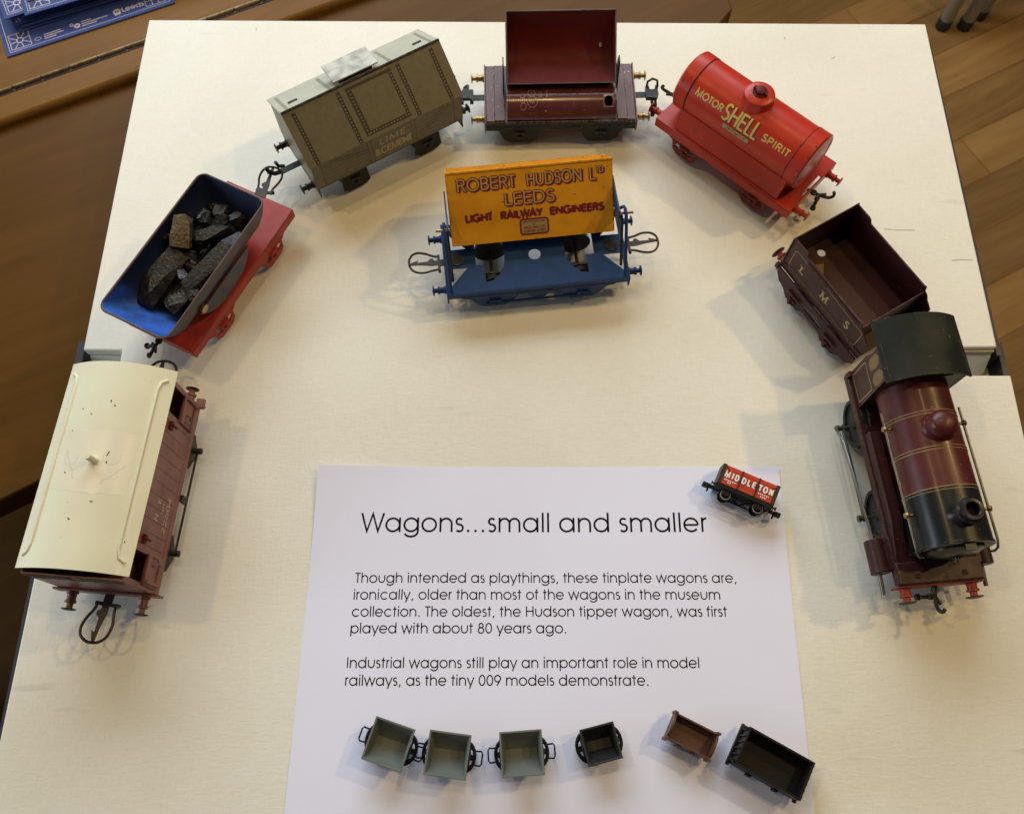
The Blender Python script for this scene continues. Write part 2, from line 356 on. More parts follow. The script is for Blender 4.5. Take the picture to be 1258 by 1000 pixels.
def tag(o, label, cat, group=None, kind=None):
    if label: o['label'] = label
    if cat: o['category'] = cat
    if group: o['group'] = group
    if kind: o['kind'] = kind
    return o


def dup(root, name=None):
    r = root.copy(); col.objects.link(r)
    for ch in list(root.children):
        c = ch.copy(); col.objects.link(c); c.parent = r
        for g in list(ch.children):
            d = g.copy(); col.objects.link(d); d.parent = c
    return r


def circ(cx, cy, r, n=20, ry=None, a0=0): return [(cx + r * math.cos(R(a0) + 2 * math.pi * k / n), cy + (ry or r) * math.sin(R(a0) + 2 * math.pi * k / n)) for k in range(n)]
def frame(o, ux, uy):
    o = Vector(o); ux = Vector(ux).normalized(); uy = Vector(uy); uy = (uy - ux * uy.dot(ux)).normalized(); n = ux.cross(uy)
    return lambda u, v, h=0: o + ux * u + uy * v + n * h


# ------------------------------------------------------------------ stroke lettering
def A(cx, cy, rx, ry, a0, a1, n=18):
    return [(cx + rx * math.cos(R(a0 + (a1 - a0) * k / n)), cy + ry * math.sin(R(a0 + (a1 - a0) * k / n))) for k in range(n + 1)]
DOT = '.'
G = {  # advance width, strokes (1000 units to the em); round lower-case geometric face
 ' ': (277, []),
 'a': (683, [A(322, 273, 252, 246, 0, 360, 32), [(580, 0), (580, 547)]]),
 'b': (682, [A(361, 273, 252, 246, 0, 360, 32), [(103, 0), (103, 740)]]),
 'c': (647, [A(345, 273, 258, 246, 42, 318, 26)]),
 'd': (685, [A(322, 273, 252, 246, 0, 360, 32), [(580, 0), (580, 740)]]),
 'e': (650, [[(75, 270), (575, 270)], A(325, 273, 254, 246, 0, 322, 30)]),
 'f': (314, [[(130, 0), (130, 590)] + A(245, 590, 115, 118, 180, 100, 8)[1:], [(25, 512), (285, 512)]]),
 'g': (674, [A(322, 273, 252, 246, 0, 360, 32), [(580, 547), (580, 20)] + A(325, 20, 255, 190, 0, -155, 16)[1:]]),
 'h': (610, [[(95, 0), (95, 740)], [(95, 300)] + A(305, 300, 210, 214, 180, 0, 16) + [(515, 0)]]),
 'i': (200, [[(100, 0), (100, 547)], DOT + '100,690']),
 'k': (502, [[(95, 0), (95, 740)], [(115, 225), (425, 547)], [(225, 335), (455, 0)]]),
 'l': (200, [[(100, 0), (100, 740)]]),
 'm': (938, [[(95, 0), (95, 547)], [(95, 320)] + A(282, 320, 187, 194, 180, 0, 14) + [(469, 0)], [(469, 320)] + A(656, 320, 187, 194, 180, 0, 14) + [(843, 0)]]),
 'n': (610, [[(95, 0), (95, 547)], [(95, 300)] + A(305, 300, 210, 214, 180, 0, 16) + [(515, 0)]]),
 'o': (655, [A(327, 273, 258, 246, 0, 360, 32)]),
 'p': (682, [A(361, 273, 252, 246, 0, 360, 32), [(103, -200), (103, 547)]]),
 'r': (301, [[(95, 0), (95, 547)], [(95, 330)] + A(240, 330, 145, 184, 180, 78, 9)]),
 's': (388, [A(194, 400, 112, 114, 35, 270, 12) + A(194, 156, 132, 130, 90, -140, 14)[1:]]),
 't': (339, [[(160, 0), (160, 700)], [(35, 512), (300, 512)]]),
 'u': (608, [[(95, 547), (95, 245)] + A(304, 245, 209, 214, 180, 360, 16) + [(513, 547)]]),
 'v': (554, [[(45, 547), (277, 20), (509, 547)]]),
 'w': (831, [[(42, 547), (228, 25), (415, 530), (602, 25), (789, 547)]]),
 'y': (536, [[(35, 547), (272, 10)], [(503, 547), (190, -200)]]),
 ',': (277, [[(165, 75), (105, -100)]]), '.': (277, [DOT + '138,45']),
}
C_ = {  # capitals and figures
 'A': (700, [[(30, 0), (350, 700), (670, 0)], [(140, 240), (560, 240)]]),
 'B': (575, [[(95, 0), (95, 718)], [(95, 683), (300, 683)] + A(300, 528, 155, 155, 90, -90, 12) + [(95, 373)], [(300, 373), (320, 373)] + A(320, 204, 175, 169, 90, -90, 12) + [(95, 35)]]),
 'C': (760, [A(400, 359, 325, 332, 45, 315, 26)]),
 'D': (700, [[(95, 0), (95, 718)], [(95, 683), (300, 683)] + A(300, 359, 325, 324, 90, -90, 18) + [(95, 35)]]),
 'E': (536, [[(95, 0), (95, 718)], [(95, 683), (480, 683)], [(95, 380), (460, 380)], [(95, 35), (480, 35)]]),
 'F': (485, [[(95, 0), (95, 718)], [(95, 683), (450, 683)], [(95, 370), (430, 370)]]),
 'G': (800, [A(410, 359, 330, 332, 45, 352, 28) + [(420, 330)]]),
 'H': (683, [[(105, 0), (105, 718)], [(578, 0), (578, 718)], [(105, 375), (578, 375)]]),
 'I': (226, [[(113, 0), (113, 718)]]),
 'K': (600, [[(95, 0), (95, 718)], [(120, 330), (520, 718)], [(230, 440), (560, 0)]]),
 'L': (462, [[(95, 0), (95, 718)], [(95, 35), (430, 35)]]),
 'M': (880, [[(95, 0), (130, 690), (440, 40), (750, 690), (785, 0)]]),
 'N': (720, [[(95, 0), (95, 718)], [(95, 690), (625, 28)], [(625, 0), (625, 718)]]),
 'O': (820, [A(410, 359, 335, 332, 0, 360, 34)]),
 'P': (560, [[(95, 0), (95, 718)], [(95, 683), (310, 683)] + A(310, 513, 170, 170, 90, -90, 12) + [(95, 343)]]),
 'R': (600, [[(95, 0), (95, 718)], [(95, 683), (320, 683)] + A(320, 523, 170, 160, 90, -90, 12) + [(95, 363)], [(310, 363), (520, 0)]]),
 'S': (520, [A(265, 528, 160, 158, 30, 270, 14) + A(260, 195, 190, 175, 90, -150, 16)[1:]]),
 'T': (460, [[(15, 683), (445, 683)], [(230, 0), (230, 683)]]),
 'U': (655, [[(90, 718), (90, 260)] + A(327, 260, 237, 228, 180, 360, 16) + [(564, 718)]]),
 'V': (680, [[(30, 718), (340, 30), (650, 718)]]),
 'W': (887, [[(30, 718), (238, 30), (443, 690), (650, 30), (857, 718)]]),
 'Y': (600, [[(30, 718), (300, 330), (570, 718)], [(300, 0), (300, 340)]]),
 '&': (700, [[(600, 0), (190, 510)] + A(300, 570, 125, 115, 205, -25, 14) + [(150, 290)] + A(260, 190, 170, 155, 160, 330, 12) + [(560, 330)]]),
 '0': (554, [A(277, 355, 205, 330, 0, 360, 30)]),
 '1': (400, [[(90, 600), (220, 700), (220, 0)]]),
 '2': (554, [A(270, 500, 180, 185, 165, -35, 14) + [(80, 35), (490, 35)]]),
 '4': (554, [[(390, 0), (390, 718)], [(390, 690), (50, 190), (510, 190)]]),
 '6': (554, [A(277, 240, 210, 210, 0, 360, 28), [(85, 330), (300, 718)]]),
 '8': (554, [A(277, 538, 145, 145, 0, 360, 26), A(277, 200, 195, 193, 0, 360, 28)]),
 '9': (554, [A(277, 470, 210, 212, 0, 360, 28), [(470, 385), (235, 0)]]),
}
for k_, v_ in C_.items(): G.setdefault(k_, v_)
G['T'] = (430, [[(15, 683), (415, 683)], [(215, 0), (215, 683)]])


def ribbon(mb, pts, w, fr, h):
    pts = [p for i, p in enumerate(pts) if i == 0 or (abs(p[0] - pts[i - 1][0]) + abs(p[1] - pts[i - 1][1])) > 1e-6]
    closed = len(pts) > 3 and math.dist(pts[0], pts[-1]) < 1e-4
    if closed: pts = pts[:-1]
    if getattr(fr, 'seg', 0):
        q = []
        for i in range(len(pts) - (0 if closed else 1)):
            p0, p1 = pts[i], pts[(i + 1) % len(pts)]; k = max(1, int(math.ceil(math.dist(p0, p1) / fr.seg)))
            q += [(p0[0] + (p1[0] - p0[0]) * j / k, p0[1] + (p1[1] - p0[1]) * j / k) for j in range(k)]
        pts = q if closed else q + [pts[-1]]
    n = len(pts); P = [Vector(p) for p in pts]; Lp = []; Rp = []
    for i in range(n):
        d1 = (P[i] - P[i - 1]).normalized() if (closed or i > 0) else None
        d2 = (P[(i + 1) % n] - P[i]).normalized() if (closed or i < n - 1) else None
        d1 = d1 or d2; d2 = d2 or d1
        n1 = Vector((-d1.y, d1.x)); n2 = Vector((-d2.y, d2.x)); m = n1 + n2
        m = n1 if m.length < 1e-4 else m.normalized()
        q = w / 2 / max(0.35, m.dot(n1))
        Lp.append(P[i] + m * q); Rp.append(P[i] - m * q)
    vs = [fr(p.x, p.y, h) for p in Lp] + [fr(p.x, p.y, h) for p in Rp]
    mb.add(vs, [(i, n + i, n + (i + 1) % n, (i + 1) % n) for i in range(n if closed else n - 1)])


def text(mb, s, fr, x, y, cap, weight, width=None, align='l', h=0.06, sx=1.0, track=0, shear=0, dh=0.0):
    """weight and cap in mm; width: scale horizontally to this width"""
    k = cap / 718.0
    adv = [G[c][0] + track for c in s]; W = (sum(adv) - track) * k * sx
    if width:
        sx *= width / W; W = width
    x0 = x - (W / 2 if align == 'c' else W if align == 'r' else 0); i = 0
    for c, a in zip(s, adv):
        for st in G[c][1]:
            if isinstance(st, str):
                cx, cy = [float(t) for t in st[1:].split(',')]; r = weight * 0.68
                px, py = x0 + cx * k * sx, y + cy * k
                b = [(px + r * math.cos(t * math.pi / 5), py + r * math.sin(t * math.pi / 5)) for t in range(10)]
                mb.add([fr(p[0], p[1], h) for p in b], [tuple(range(10))])
            else:
                ribbon(mb, [(x0 + (p[0] + shear * p[1]) * k * sx, y + p[1] * k) for p in st], weight, fr, h + dh + 0.006 * (i % 3)); i += 1
        x0 += a * k * sx
    return W


# ------------------------------------------------------------------ room: floor, desk, leaflets, chairs
o = MB().add([(-4000, -4000, -750), (4000, -4000, -750), (4000, 4000, -750), (-4000, 4000, -750)], [(0, 1, 2, 3)]).build('floor', M['floor'])
o['kind'] = 'structure'

desk = thing('wooden_desk', 'brown varnished wooden desk with brass hinge strip carrying the blue leaflets', 'desk', (0, 0, -750))
def prism(poly, z0, z1):
    n = len(poly)
    return MB().add([(x, y, z0) for x, y in poly] + [(x, y, z1) for x, y in poly],
                    [tuple(range(n))[::-1], tuple(range(n, 2 * n))] + [(i, (i + 1) % n, n + (i + 1) % n, n + i) for i in range(n)])
DA = 26.0; du = Vector((math.cos(R(DA)), math.sin(R(DA)))); dv = Vector((-du.y, du.x)); D0 = Vector((-430.5, 485.8))
def dp(a, b): p = D0 + du * a + dv * b; return (p.x, p.y)
prism([dp(-420, -345), dp(85, -312), dp(400, -300), dp(560, -190), dp(618, -160), dp(640, -80), dp(660, 2), dp(-420, 2)], 672, 697).build('lower_lid', M['desk_dark'], desk, bevel=1.5)
prism([dp(-420, -6), dp(700, -6), dp(700, 24), dp(-420, 24)], 684.5, 705).build('front_rail', M['desk'], desk, bevel=4)
prism([dp(-420, 25.5), dp(700, 25.5), dp(700, 420), dp(-420, 420)], 684.5, 705).build('desk_top', M['desk'], desk, bevel=1.5)
prism([dp(-420, -820), dp(520, -820), dp(520, -100), dp(-420, -100)], 300, 322).build('floor_shade_sheet', M['desk_dark'], desk, bevel=2)  # added dark sheet standing in for the floor in the desk's shadow
hb = MB()
for k in range(46):
    a = -420 + k * 24.5
    p, q = dp(a, 24.7), dp(a + 23.2, 24.7)
    hb.tube([(p[0], p[1], 705.4), (q[0], q[1], 705.4)], 2.4, 10)
hb.build('piano_hinge', M['hinge'], desk)
prism([dp(-420, 21), dp(700, 21), dp(700, 23.4), dp(-420, 23.4)], 704.6, 705.3).build('hinge_gap', M['navy'], desk)
prism([dp(-420, 26.2), dp(700, 26.2), dp(700, 28.2), dp(-420, 28.2)], 704.6, 705.3).build('hinge_gap', M['navy'], desk)
for (a, b) in ((-400, -320), (400, -310), (-400, 400), (680, 400)):
    x, y = dp(a, b); MB().box(x - 22, x + 22, y - 22, y + 22, 0, 671.5).build('desk_leg', M['desk_dark'], desk, bevel=2)
prism([dp(-470, 30), dp(-60, 30), dp(-38, 100), dp(-36, 300), dp(-470, 300)], 705.3, 707).build('pale_board', M['desk_pale'], desk)

LA = 24.5
def leaflet(lx, ly, z, rot, printed, label, grp='blue leaflets stacked on the desk'):
    t = thing('leaflet', label, 'leaflet', (lx, ly, z), (0, 0, rot), grp)
    MB().box(0, 148, 0, 210, 0, 0.9).build('card', M['leaf'], t)
    fr = lambda u, v, h=0: Vector((u, v, 0.9 + h))
    m = MB()
    ribbon(m, [(3.5, 3.5), (144.5, 3.5)], 0.45, fr, 0.08); ribbon(m, [(3.5, 3.8), (3.5, 206)], 0.45, fr, 0.07); ribbon(m, [(144.5, 3.8), (144.5, 206)], 0.45, fr, 0.07)
    for bx in (5.5, 124):  # corner ornaments
        w_, h_ = 17, 17
        ribbon(m, [(bx, 5.5), (bx + w_, 5.5), (bx + w_, 5.5 + h_), (bx, 5.5 + h_), (bx, 5.5)], 0.5, fr, 0.08)
        c = (bx + w_ / 2, 5.5 + h_ / 2)
        if bx < 9:
            ribbon(m, [(c[0] + 2.7 * math.cos(k * math.pi / 8), c[1] + 2.7 * math.sin(k * math.pi / 8)) for k in range(17)], 0.9, fr, 0.1)
            for k in range(8):
                an = k * math.pi / 4 + .2; r2 = 8.4 / max(abs(math.cos(an)), abs(math.sin(an)))
                ribbon(m, [(c[0] + 3 * math.cos(an), c[1] + 3 * math.sin(an)), (c[0] + r2 * math.cos(an), c[1] + r2 * math.sin(an))], 0.6, fr, 0.09)
        else:
            for k in (1, 2): ribbon(m, [(bx + w_ * k / 3, 5.5), (bx + w_ * k / 3, 22.5)], 0.6, fr, 0.09); ribbon(m, [(bx, 5.5 + 5.7 * k), (bx + w_, 5.5 + 5.7 * k)], 0.6, fr, 0.1)
    if printed:
        text(m, 'Leeds', fr, 103, 8.4, 5.0, 0.95, h=0.08)
        r_ = circ(98.6, 10.6, 2.6, 16); ribbon(m, r_ + [r_[0]], 1.5, fr, 0.08); ribbon(m, [(96, 7.4), (101.4, 7.4)], 1.0, fr, 0.09); ribbon(m, [(98.6, 7), (98.6, 14)], .8, fr, .1)
        r_ = circ(63, 9.5, 1.9, 8); ribbon(m, r_ + [r_[0]], 1.7, fr, 0.08); r_ = circ(58.6, 12, 1.4, 8); ribbon(m, r_ + [r_[0]], 0.8, fr, 0.08)
        for k, wd in enumerate((9, 23, 13)): ribbon(m, [(67, 12.4 - k * 2.5), (67 + wd, 12.4 - k * 2.5)], 0.9, fr, 0.08)
        for k, wd in enumerate((15, 17, 10)): ribbon(m, [(34, 11.5 - k * 2.3), (34 + wd, 11.5 - k * 2.3)], 0.9, fr, 0.08)
        r_ = circ(28.5, 9, 2.6, 16, 1.8); ribbon(m, r_ + [r_[0]], 0.4, fr, 0.08)
    m.build('printed_design', M['leaf_ink'], t)
    return t
leaflet(-434.5, 549.0, -44.6, LA, True, 'blue leaflet lying flat at the bottom of the stack with its printed edge showing')
mid_label = 'blue leaflet in the middle of the stack of leaflets on the desk'
ca, sa = math.cos(R(LA)), math.sin(R(LA))
for i, (a, b, rr) in enumerate(((16, 21.5, 1.0), (19, 23.5, -1.5), (14, 25, 2.2), (22, 27, 0.2), (17, 29, 3.0), (24, 25, -0.8))):
    leaflet(-434.5 + a * ca - b * sa, 549.0 + a * sa + b * ca, -43.4 + i * 2.1, LA + rr, False, mid_label)
for a, b, z, rr, lb in ((11, 25.5, -30.6, 2.0, 'blue leaflet shifted furthest left near the top of the stack'),
                        (28, 21, -29.2, -2.0, 'second highest blue leaflet of the stack with a corner ornament showing'),
                        (34, 34, -27.8, 1.0, 'topmost blue leaflet of the stack')):
    leaflet(-434.5 + a * ca - b * sa, 549.0 + a * sa + b * ca, z, LA + rr, False, lb)

def chair(x, y, label):
    t = thing('stacking_chair', label, 'chair', (x, y, -750), (0, 0, 32), 'stacked metal chairs by the desk')
    for (lx, ly) in ((0, 0), (420, 0), (0, 430), (420, 430)):
        l = MB().tube([(lx, ly, 14), (lx, ly, 440)], 12, 14).build('leg', M['chair_leg'], t)
        MB().lathe((lx, ly, 0), (0, 0, 1), [(10, 0), (13.5, 2), (13.5, 20), (12.2, 22)], 14).build('rubber_foot', M['rubber'], l)
    MB().box(-15, 435, -10, 445, 441, 462).build('seat', M['chair_seat'], t, bevel=8)
    MB().box(10, 410, 428, 444, 560, 820).build('backrest', M['chair_seat'], t, bevel=6)
    for lx in (0, 420): MB().tube([(lx, 430, 440), (lx, 440, 800)], 11, 12).build('back_post', M['chair_leg'], t)
CX0, CY0 = 842, 1296
for i, lb in enumerate(('grey chair leg with a black foot nearest the white board', 'grey chair leg with a black foot, middle of the three', 'grey chair leg with a black foot furthest from the white board')):
    pass
chair_specs = [(826, 1292, 'metal chair whose grey leg stands nearest the white board'),
               (868, 1292, 'metal chair whose grey leg is in the middle of three legs on the floor'),
               (902, 1318, 'metal chair whose grey leg is furthest from the white board')]
for i, (x, y, lb) in enumerate(chair_specs):
    chair(x, y, lb)

# ------------------------------------------------------------------ display board and paper
board = thing('display_board', 'large white canvas covered board with a notch in each side on a dark base', 'board', (0, 0, -65))
out = [(-300, -260), (332, -260), (335.5, 233), (300, 233), (300, 254), (330.6, 254), (331.6, 541.5), (-295.4, 546), (-295, 252), (-268.5, 252), (-268.5, 229), (-296, 229)]
fr_top = lambda u, v, h=0: Vector((u, v, 65 + h))
MB().plate(out, [], 8, fr_top).build('canvas_top', M['canvas'], board, bevel=1.0)
MB().box(-290, 326, 255, 536, 40, 56.8).build('grey_packing', M['grey_panel'], board)
MB().box(-290, 328, -255, 228, 40, 56.8).build('grey_packing', M['grey_panel'], board)
MB().box(-293, 331, -255, 530, 20, 39.8).build('ledge', M['ledge'], board)
MB().box(332.2, 335.2, 250, 527, 0, 60).build('side_panel', M['navy'], board)
MB().box(336.2, 340.0, -255, 262, 0, 56).build('side_panel', M['navy'], board)
MB().box(-303, -298, -255, 262, 0, 58).build('side_panel', M['navy'], board)
MB().box(-292, 330, -254, 529, 0, 19.8).build('base_box', M['navy'], board)
MB().box(331.4, 336.1, -255, 249.8, 20, 39.6).build('ledge', M['ledge'], board)
for p_ in ([(268, 348.5), (276, 347.6), (290, 347.4)], [(312, 322.2), (319, 322.8), (327, 322.4)], [(-208, 538), (-207.4, 535)], [(216, 528), (217, 525.5)], [(251, 506), (254, 507.5)]):
    q_ = MB(); ribbon(q_, p_, .9, fr_top, .03); q_.build('scuff_mark', M['scuff'], board)
for (x0_, x1_) in ((-294, -269.5), (301, 330)):
    MB().hexa([(x0_, 242, 40.5), (x1_, 242, 40.5), (x1_, 253.8, 40.5), (x0_, 253.8, 40.5), (x0_, 251, 56.5), (x1_, 251, 56.5), (x1_, 253.8, 56.5), (x0_, 253.8, 56.5)]).build('light_catch_wedge', M['grey_panel'], board, bevel=.4)  # added wedge, sloped upward so the packing face catches more light
MB().box(301, 330, 252.2, 253.6, 57, 61.5).build('board_edge', M['ply'], board)

def pz(x, y): return 2.2 * max(0, (y - 120) / 48 + (-60 - x) / 66 - .55) ** 2 + 1.2 * max(0, (x - 120) / 50 + (y - 140) / 28 - 1.15) ** 2 + 0.55 + 0.32 * math.sin(x * 0.021 + 1.0) * math.sin(y * 0.028 + 0.4) + 0.18 * math.sin(x * 0.045 - y * 0.02)
sheet = thing('paper_sign', 'white paper sheet headed Wagons small and smaller lying on the board', 'paper', (0, 0, 0))
pm = MB(); nx, ny = 60, 42
x0, x1, y0, y1 = -126.0, 171.0, -42.0, 168.2
vs = []
for j in range(ny + 1):
    for i in range(nx + 1):
        x = x0 + (x1 - x0) * i / nx; y = y0 + (y1 - y0) * j / ny
        sk = (-0.018 if x < 20 else -0.014) * (y1 - y)
        xx = x + sk * 0.9
        vs.append((xx, y, pz(xx, y)))
pm.add(vs, [(j * (nx + 1) + i, j * (nx + 1) + i + 1, (j + 1) * (nx + 1) + i + 1, (j + 1) * (nx + 1) + i) for j in range(ny) for i in range(nx)])
pm.build('sheet', M['paper'], sheet)
def pfr(u, v, h=0): return Vector((u, v, pz(u, v) + 0.075 + h))
hm = MB()
text(hm, 'Wagons...small and smaller', pfr, -97.0, 125.3, 12.2, 1.22, width=219.0, h=0.03)
hm.build('heading_text', M['ink'], sheet)
bm_ = MB()
for s_, x_, y_, w_ in (('Though intended as playthings, these tinplate wagons are,', -98.5, 93.6, 236.0),
                       ('ironically, older than most of the wagons in the museum', -99.0, 83.4, 225.5),
                       ('collection. The oldest, the Hudson tipper wagon, was first', -99.3, 73.2, 229.0),
                       ('played with about 80 years ago.', -99.6, 63.3, 131.5),
                       ('Industrial wagons still play an important role in model', -100.4, 43.2, 211.0),
                       ('railways, as the tiny 009 models demonstrate.', -100.6, 33.2, 180.5)):
    text(bm_, s_, pfr, x_, y_, 6.15, 0.66, width=w_, h=0.03)
bm_.build('body_text', M['ink'], sheet)


# ------------------------------------------------------------------ shared tinplate parts
def buffer(root, x, y, z, d, m, mh=None, ln=10, r=2.3, rh=3.6):
    b = MB().lathe((x, y, z), (d, 0, 0), [(r * 1.25, -0.3), (r * 1.25, 1.2), (r, 1.6), (r * 0.95, ln * .45), (r * 1.2, ln * .47), (r * 1.2, ln * .6), (r * .7, ln * .62), (r * .7, ln - 1.3)], 18).build('buffer', m, root)
    MB().lathe((x + d * (ln - 1.3), y, z), (d, 0, 0), [(r * .8, 0), (rh, .2), (rh, .7), (rh * .7, 1.2), (0.05, 1.4)], 20).build('buffer_head', mh or m, b)
    return b

def wheels(root, xs, y, rad, m, n=28, ax=True):
    for x in xs:
        for s in (1, -1):
            MB().lathe((x, y * s, rad), (0, s, 0), [(rad, -2.6), (rad, -1.8), (rad - 1, -1.4), (rad - 1.2, 1.6), (rad - 2.2, 1.6), (rad - 2.6, 0.6), (3, 0.8), (2.4, 1.8), (0.05, 1.8)], n).build('wheel', m, root)
        if ax: MB().tube([(x, -y - 5, rad), (x, y + 5, rad)], 1.2, 10).build('axle', M['steel'], root)

def loop_coupling(root, x, z, d, side=1, swing=0, sc=1.0):
    """wire loop with a notched hook plate"""
    mt = Matrix.Translation((x, 0, z)) @ Matrix.Rotation(R(swing + (0 if d > 0 else 180)), 4, 'Z') @ Matrix.Scale(sc, 4)
    m = MB()
    m.box(-3, 6, -2.4, 2.4, -0.4, 0.4)
    m.box(4.6, 6.4, -6, 6, -0.8, 1.0)
    m.tube([(5.5, -7 * side, 0.2), (5.5, -7 * side, 4)], 1.0, 8)
    hk = [(5.5, -1.8), (10, -2.2), (17, -1.0), (25.5, -0.6), (25.5, 0.6), (19.5, 2.6), (20.5, 0.9), (13, 1.2), (11.2, 3.4), (9.3, 3.2), (8.6, 1.6), (5.5, 1.8)]
    m.plate(hk, [], 0.9, lambda u, v, h=0: Vector((u, v * side, (0.9 if side > 0 else 0) + h * side + 0.04 * u)))
    c = m.xform(mt).build('coupling', M['steel'], root)
    lp = MB().tube([(5.6, -5, 0.3), (9, -5.4, 0.5), (14, -7.6, 1.0), (19, -8.6, 1.4), (23, -7.2, 1.8), (25.3, -3.6, 2), (25.6, 0, 2.2), (24.6, 3.6, 2.2), (21.5, 6.4, 1.8), (16, 7.2, 1.2), (10.5, 5.8, 0.6), (5.6, 5, 0.3)], 0.8, 8, smooth=True)
    lp.xform(mt).build('coupling_loop', M['steel'], c)
    return c

def drop_coupling(root, x, z, d, m, swing=0):
    """flat drawbar with upturned hook and dropped link"""
    mt = Matrix.Translation((x, 0, z)) @ Matrix.Rotation(R(swing + (0 if d > 0 else 180)), 4, 'Z')
    k = MB().tube([(-3, 0, 0), (4, 0, 0.2), (9, 0.6, 0.5), (12.5, 1.4, 1), (14.6, 2.6, 2.6), (14.8, 3.2, 5), (13.6, 3.4, 6.4)], 1.15, 8, smooth=True)
    k.lathe((2, 0, 0.2), (0, 0, 1), [(2.2, -.8), (2.2, .8)], 12).tube([(5, -3, .4), (6.5, 1, .4), (10, 3.5, .8)], 0.9, 6)
    c = k.xform(mt).build('coupling', m, root)
    l = MB().tube([(6, 0, -.4), (6.6, -3, -1.6), (7, -6.6, -4)], 1.2, 8).lathe((7.2, -7.8, -5), (0, .3, 1), [(2, -1), (2, 1)], 12).lathe((6.2, -2, -1.4), (0, .3, 1), [(1.8, -1), (1.8, 1)], 12)
    l.xform(mt).build('coupling_link', m, c)
    return c

def clasp_coupling(root, x, z, d, m):
    mt = Matrix.Translation((x, 0, z)) @ Matrix.Rotation(R(0 if d > 0 else 180), 4, 'Z')
    k = MB().box(-2, 9, -2.4, 2.4, -0.5, 0.5)
    k.plate([(8, -5), (16, -5.5), (17.5, -2), (17, 2), (18, 5.5), (15.5, 6.5), (15, 2.5), (11, 2.5), (10.5, 6), (8, 5.5)], [], 3.4, lambda u, v, h=0: Vector((u, v, 3.2 + h)))
    k.tube([(9, 5, 2), (9.5, 7, 6), (13, 7.8, 8), (16.5, 7, 7), (17, 5, 3)], 0.9, 8)
    c = k.xform(mt).build('coupling', m, root)
    l = MB().tube([(12, -4, 1.5), (12.5, -9, 0), (12.2, -13, -3), (12.6, -16, -5)], 1.1, 8).tube([(14.6, -4, 1.5), (15, -9, 0), (14, -13.5, -3), (12.6, -16, -5)], 1.1, 8)
    l.xform(mt).build('coupling_link', m, c)
    return c

def guard(root, x, W, s, m, ztop=20, wt=23, wb=9, zb=6, win=True):
    fr = (lambda u, v, h=0: Vector((x + u, -(W + h), v))) if s < 0 else (lambda u, v, h=0: Vector((x - u, W + h, v)))
    outer = [(-wt, ztop), (-wt + 2, ztop - 2), (-wt * .72, ztop - 3.2), (-wb - 2, zb + 3), (-wb + 2, zb), (wb - 2, zb), (wb + 2, zb + 3), (wt * .72, ztop - 3.2), (wt - 2, ztop - 2), (wt, ztop)]
    holes = [[(-2, 9.5), (2, 9.5), (2, 13), (-2, 13)]]
    if win: holes += [[(-9, 11), (-4, 9), (-4, 14), (-7, 15)], [(4, 9), (9, 11), (7, 15), (4, 14)]]
    g = MB().plate(outer, holes, 0.9, fr)
    o_ = g.build('axle_guard', m, root)
    b = MB().lathe((x, s * (W - 1), 11), (0, s, 0), [(1.2, 0), (1.2, 3.4), (.9, 3.8)], 12)
    b.box(x - 4, x + 4, min(s * W, s * (W + 1.6)), max(s * W, s * (W + 1.6)), 13.6, 15.4)
    b.build('axle_box', m, o_)
    return o_

PL = {'hud': (13.5, 314.3, 6.5), 'mar': (33.6, 450.2, 1.3), 'tank': (166.9, 407.4, -42.8), 'coal': (-206.3, 305.2, 63.5),
      'van': (-234.9, 144.7, 85.6), 'lime': (-103.6, 421.2, 31.8), 'loco': (243, 161.5, -85), 'tender': (224.3, 282.2, -59.3)}
GRP = 'tinplate railway vehicles on the board'
def place(k, name, label, cat='toy wagon'):
    x, y, a = PL[k]; return thing(name, label, cat, (x, y, 0), (0, 0, a), GRP)


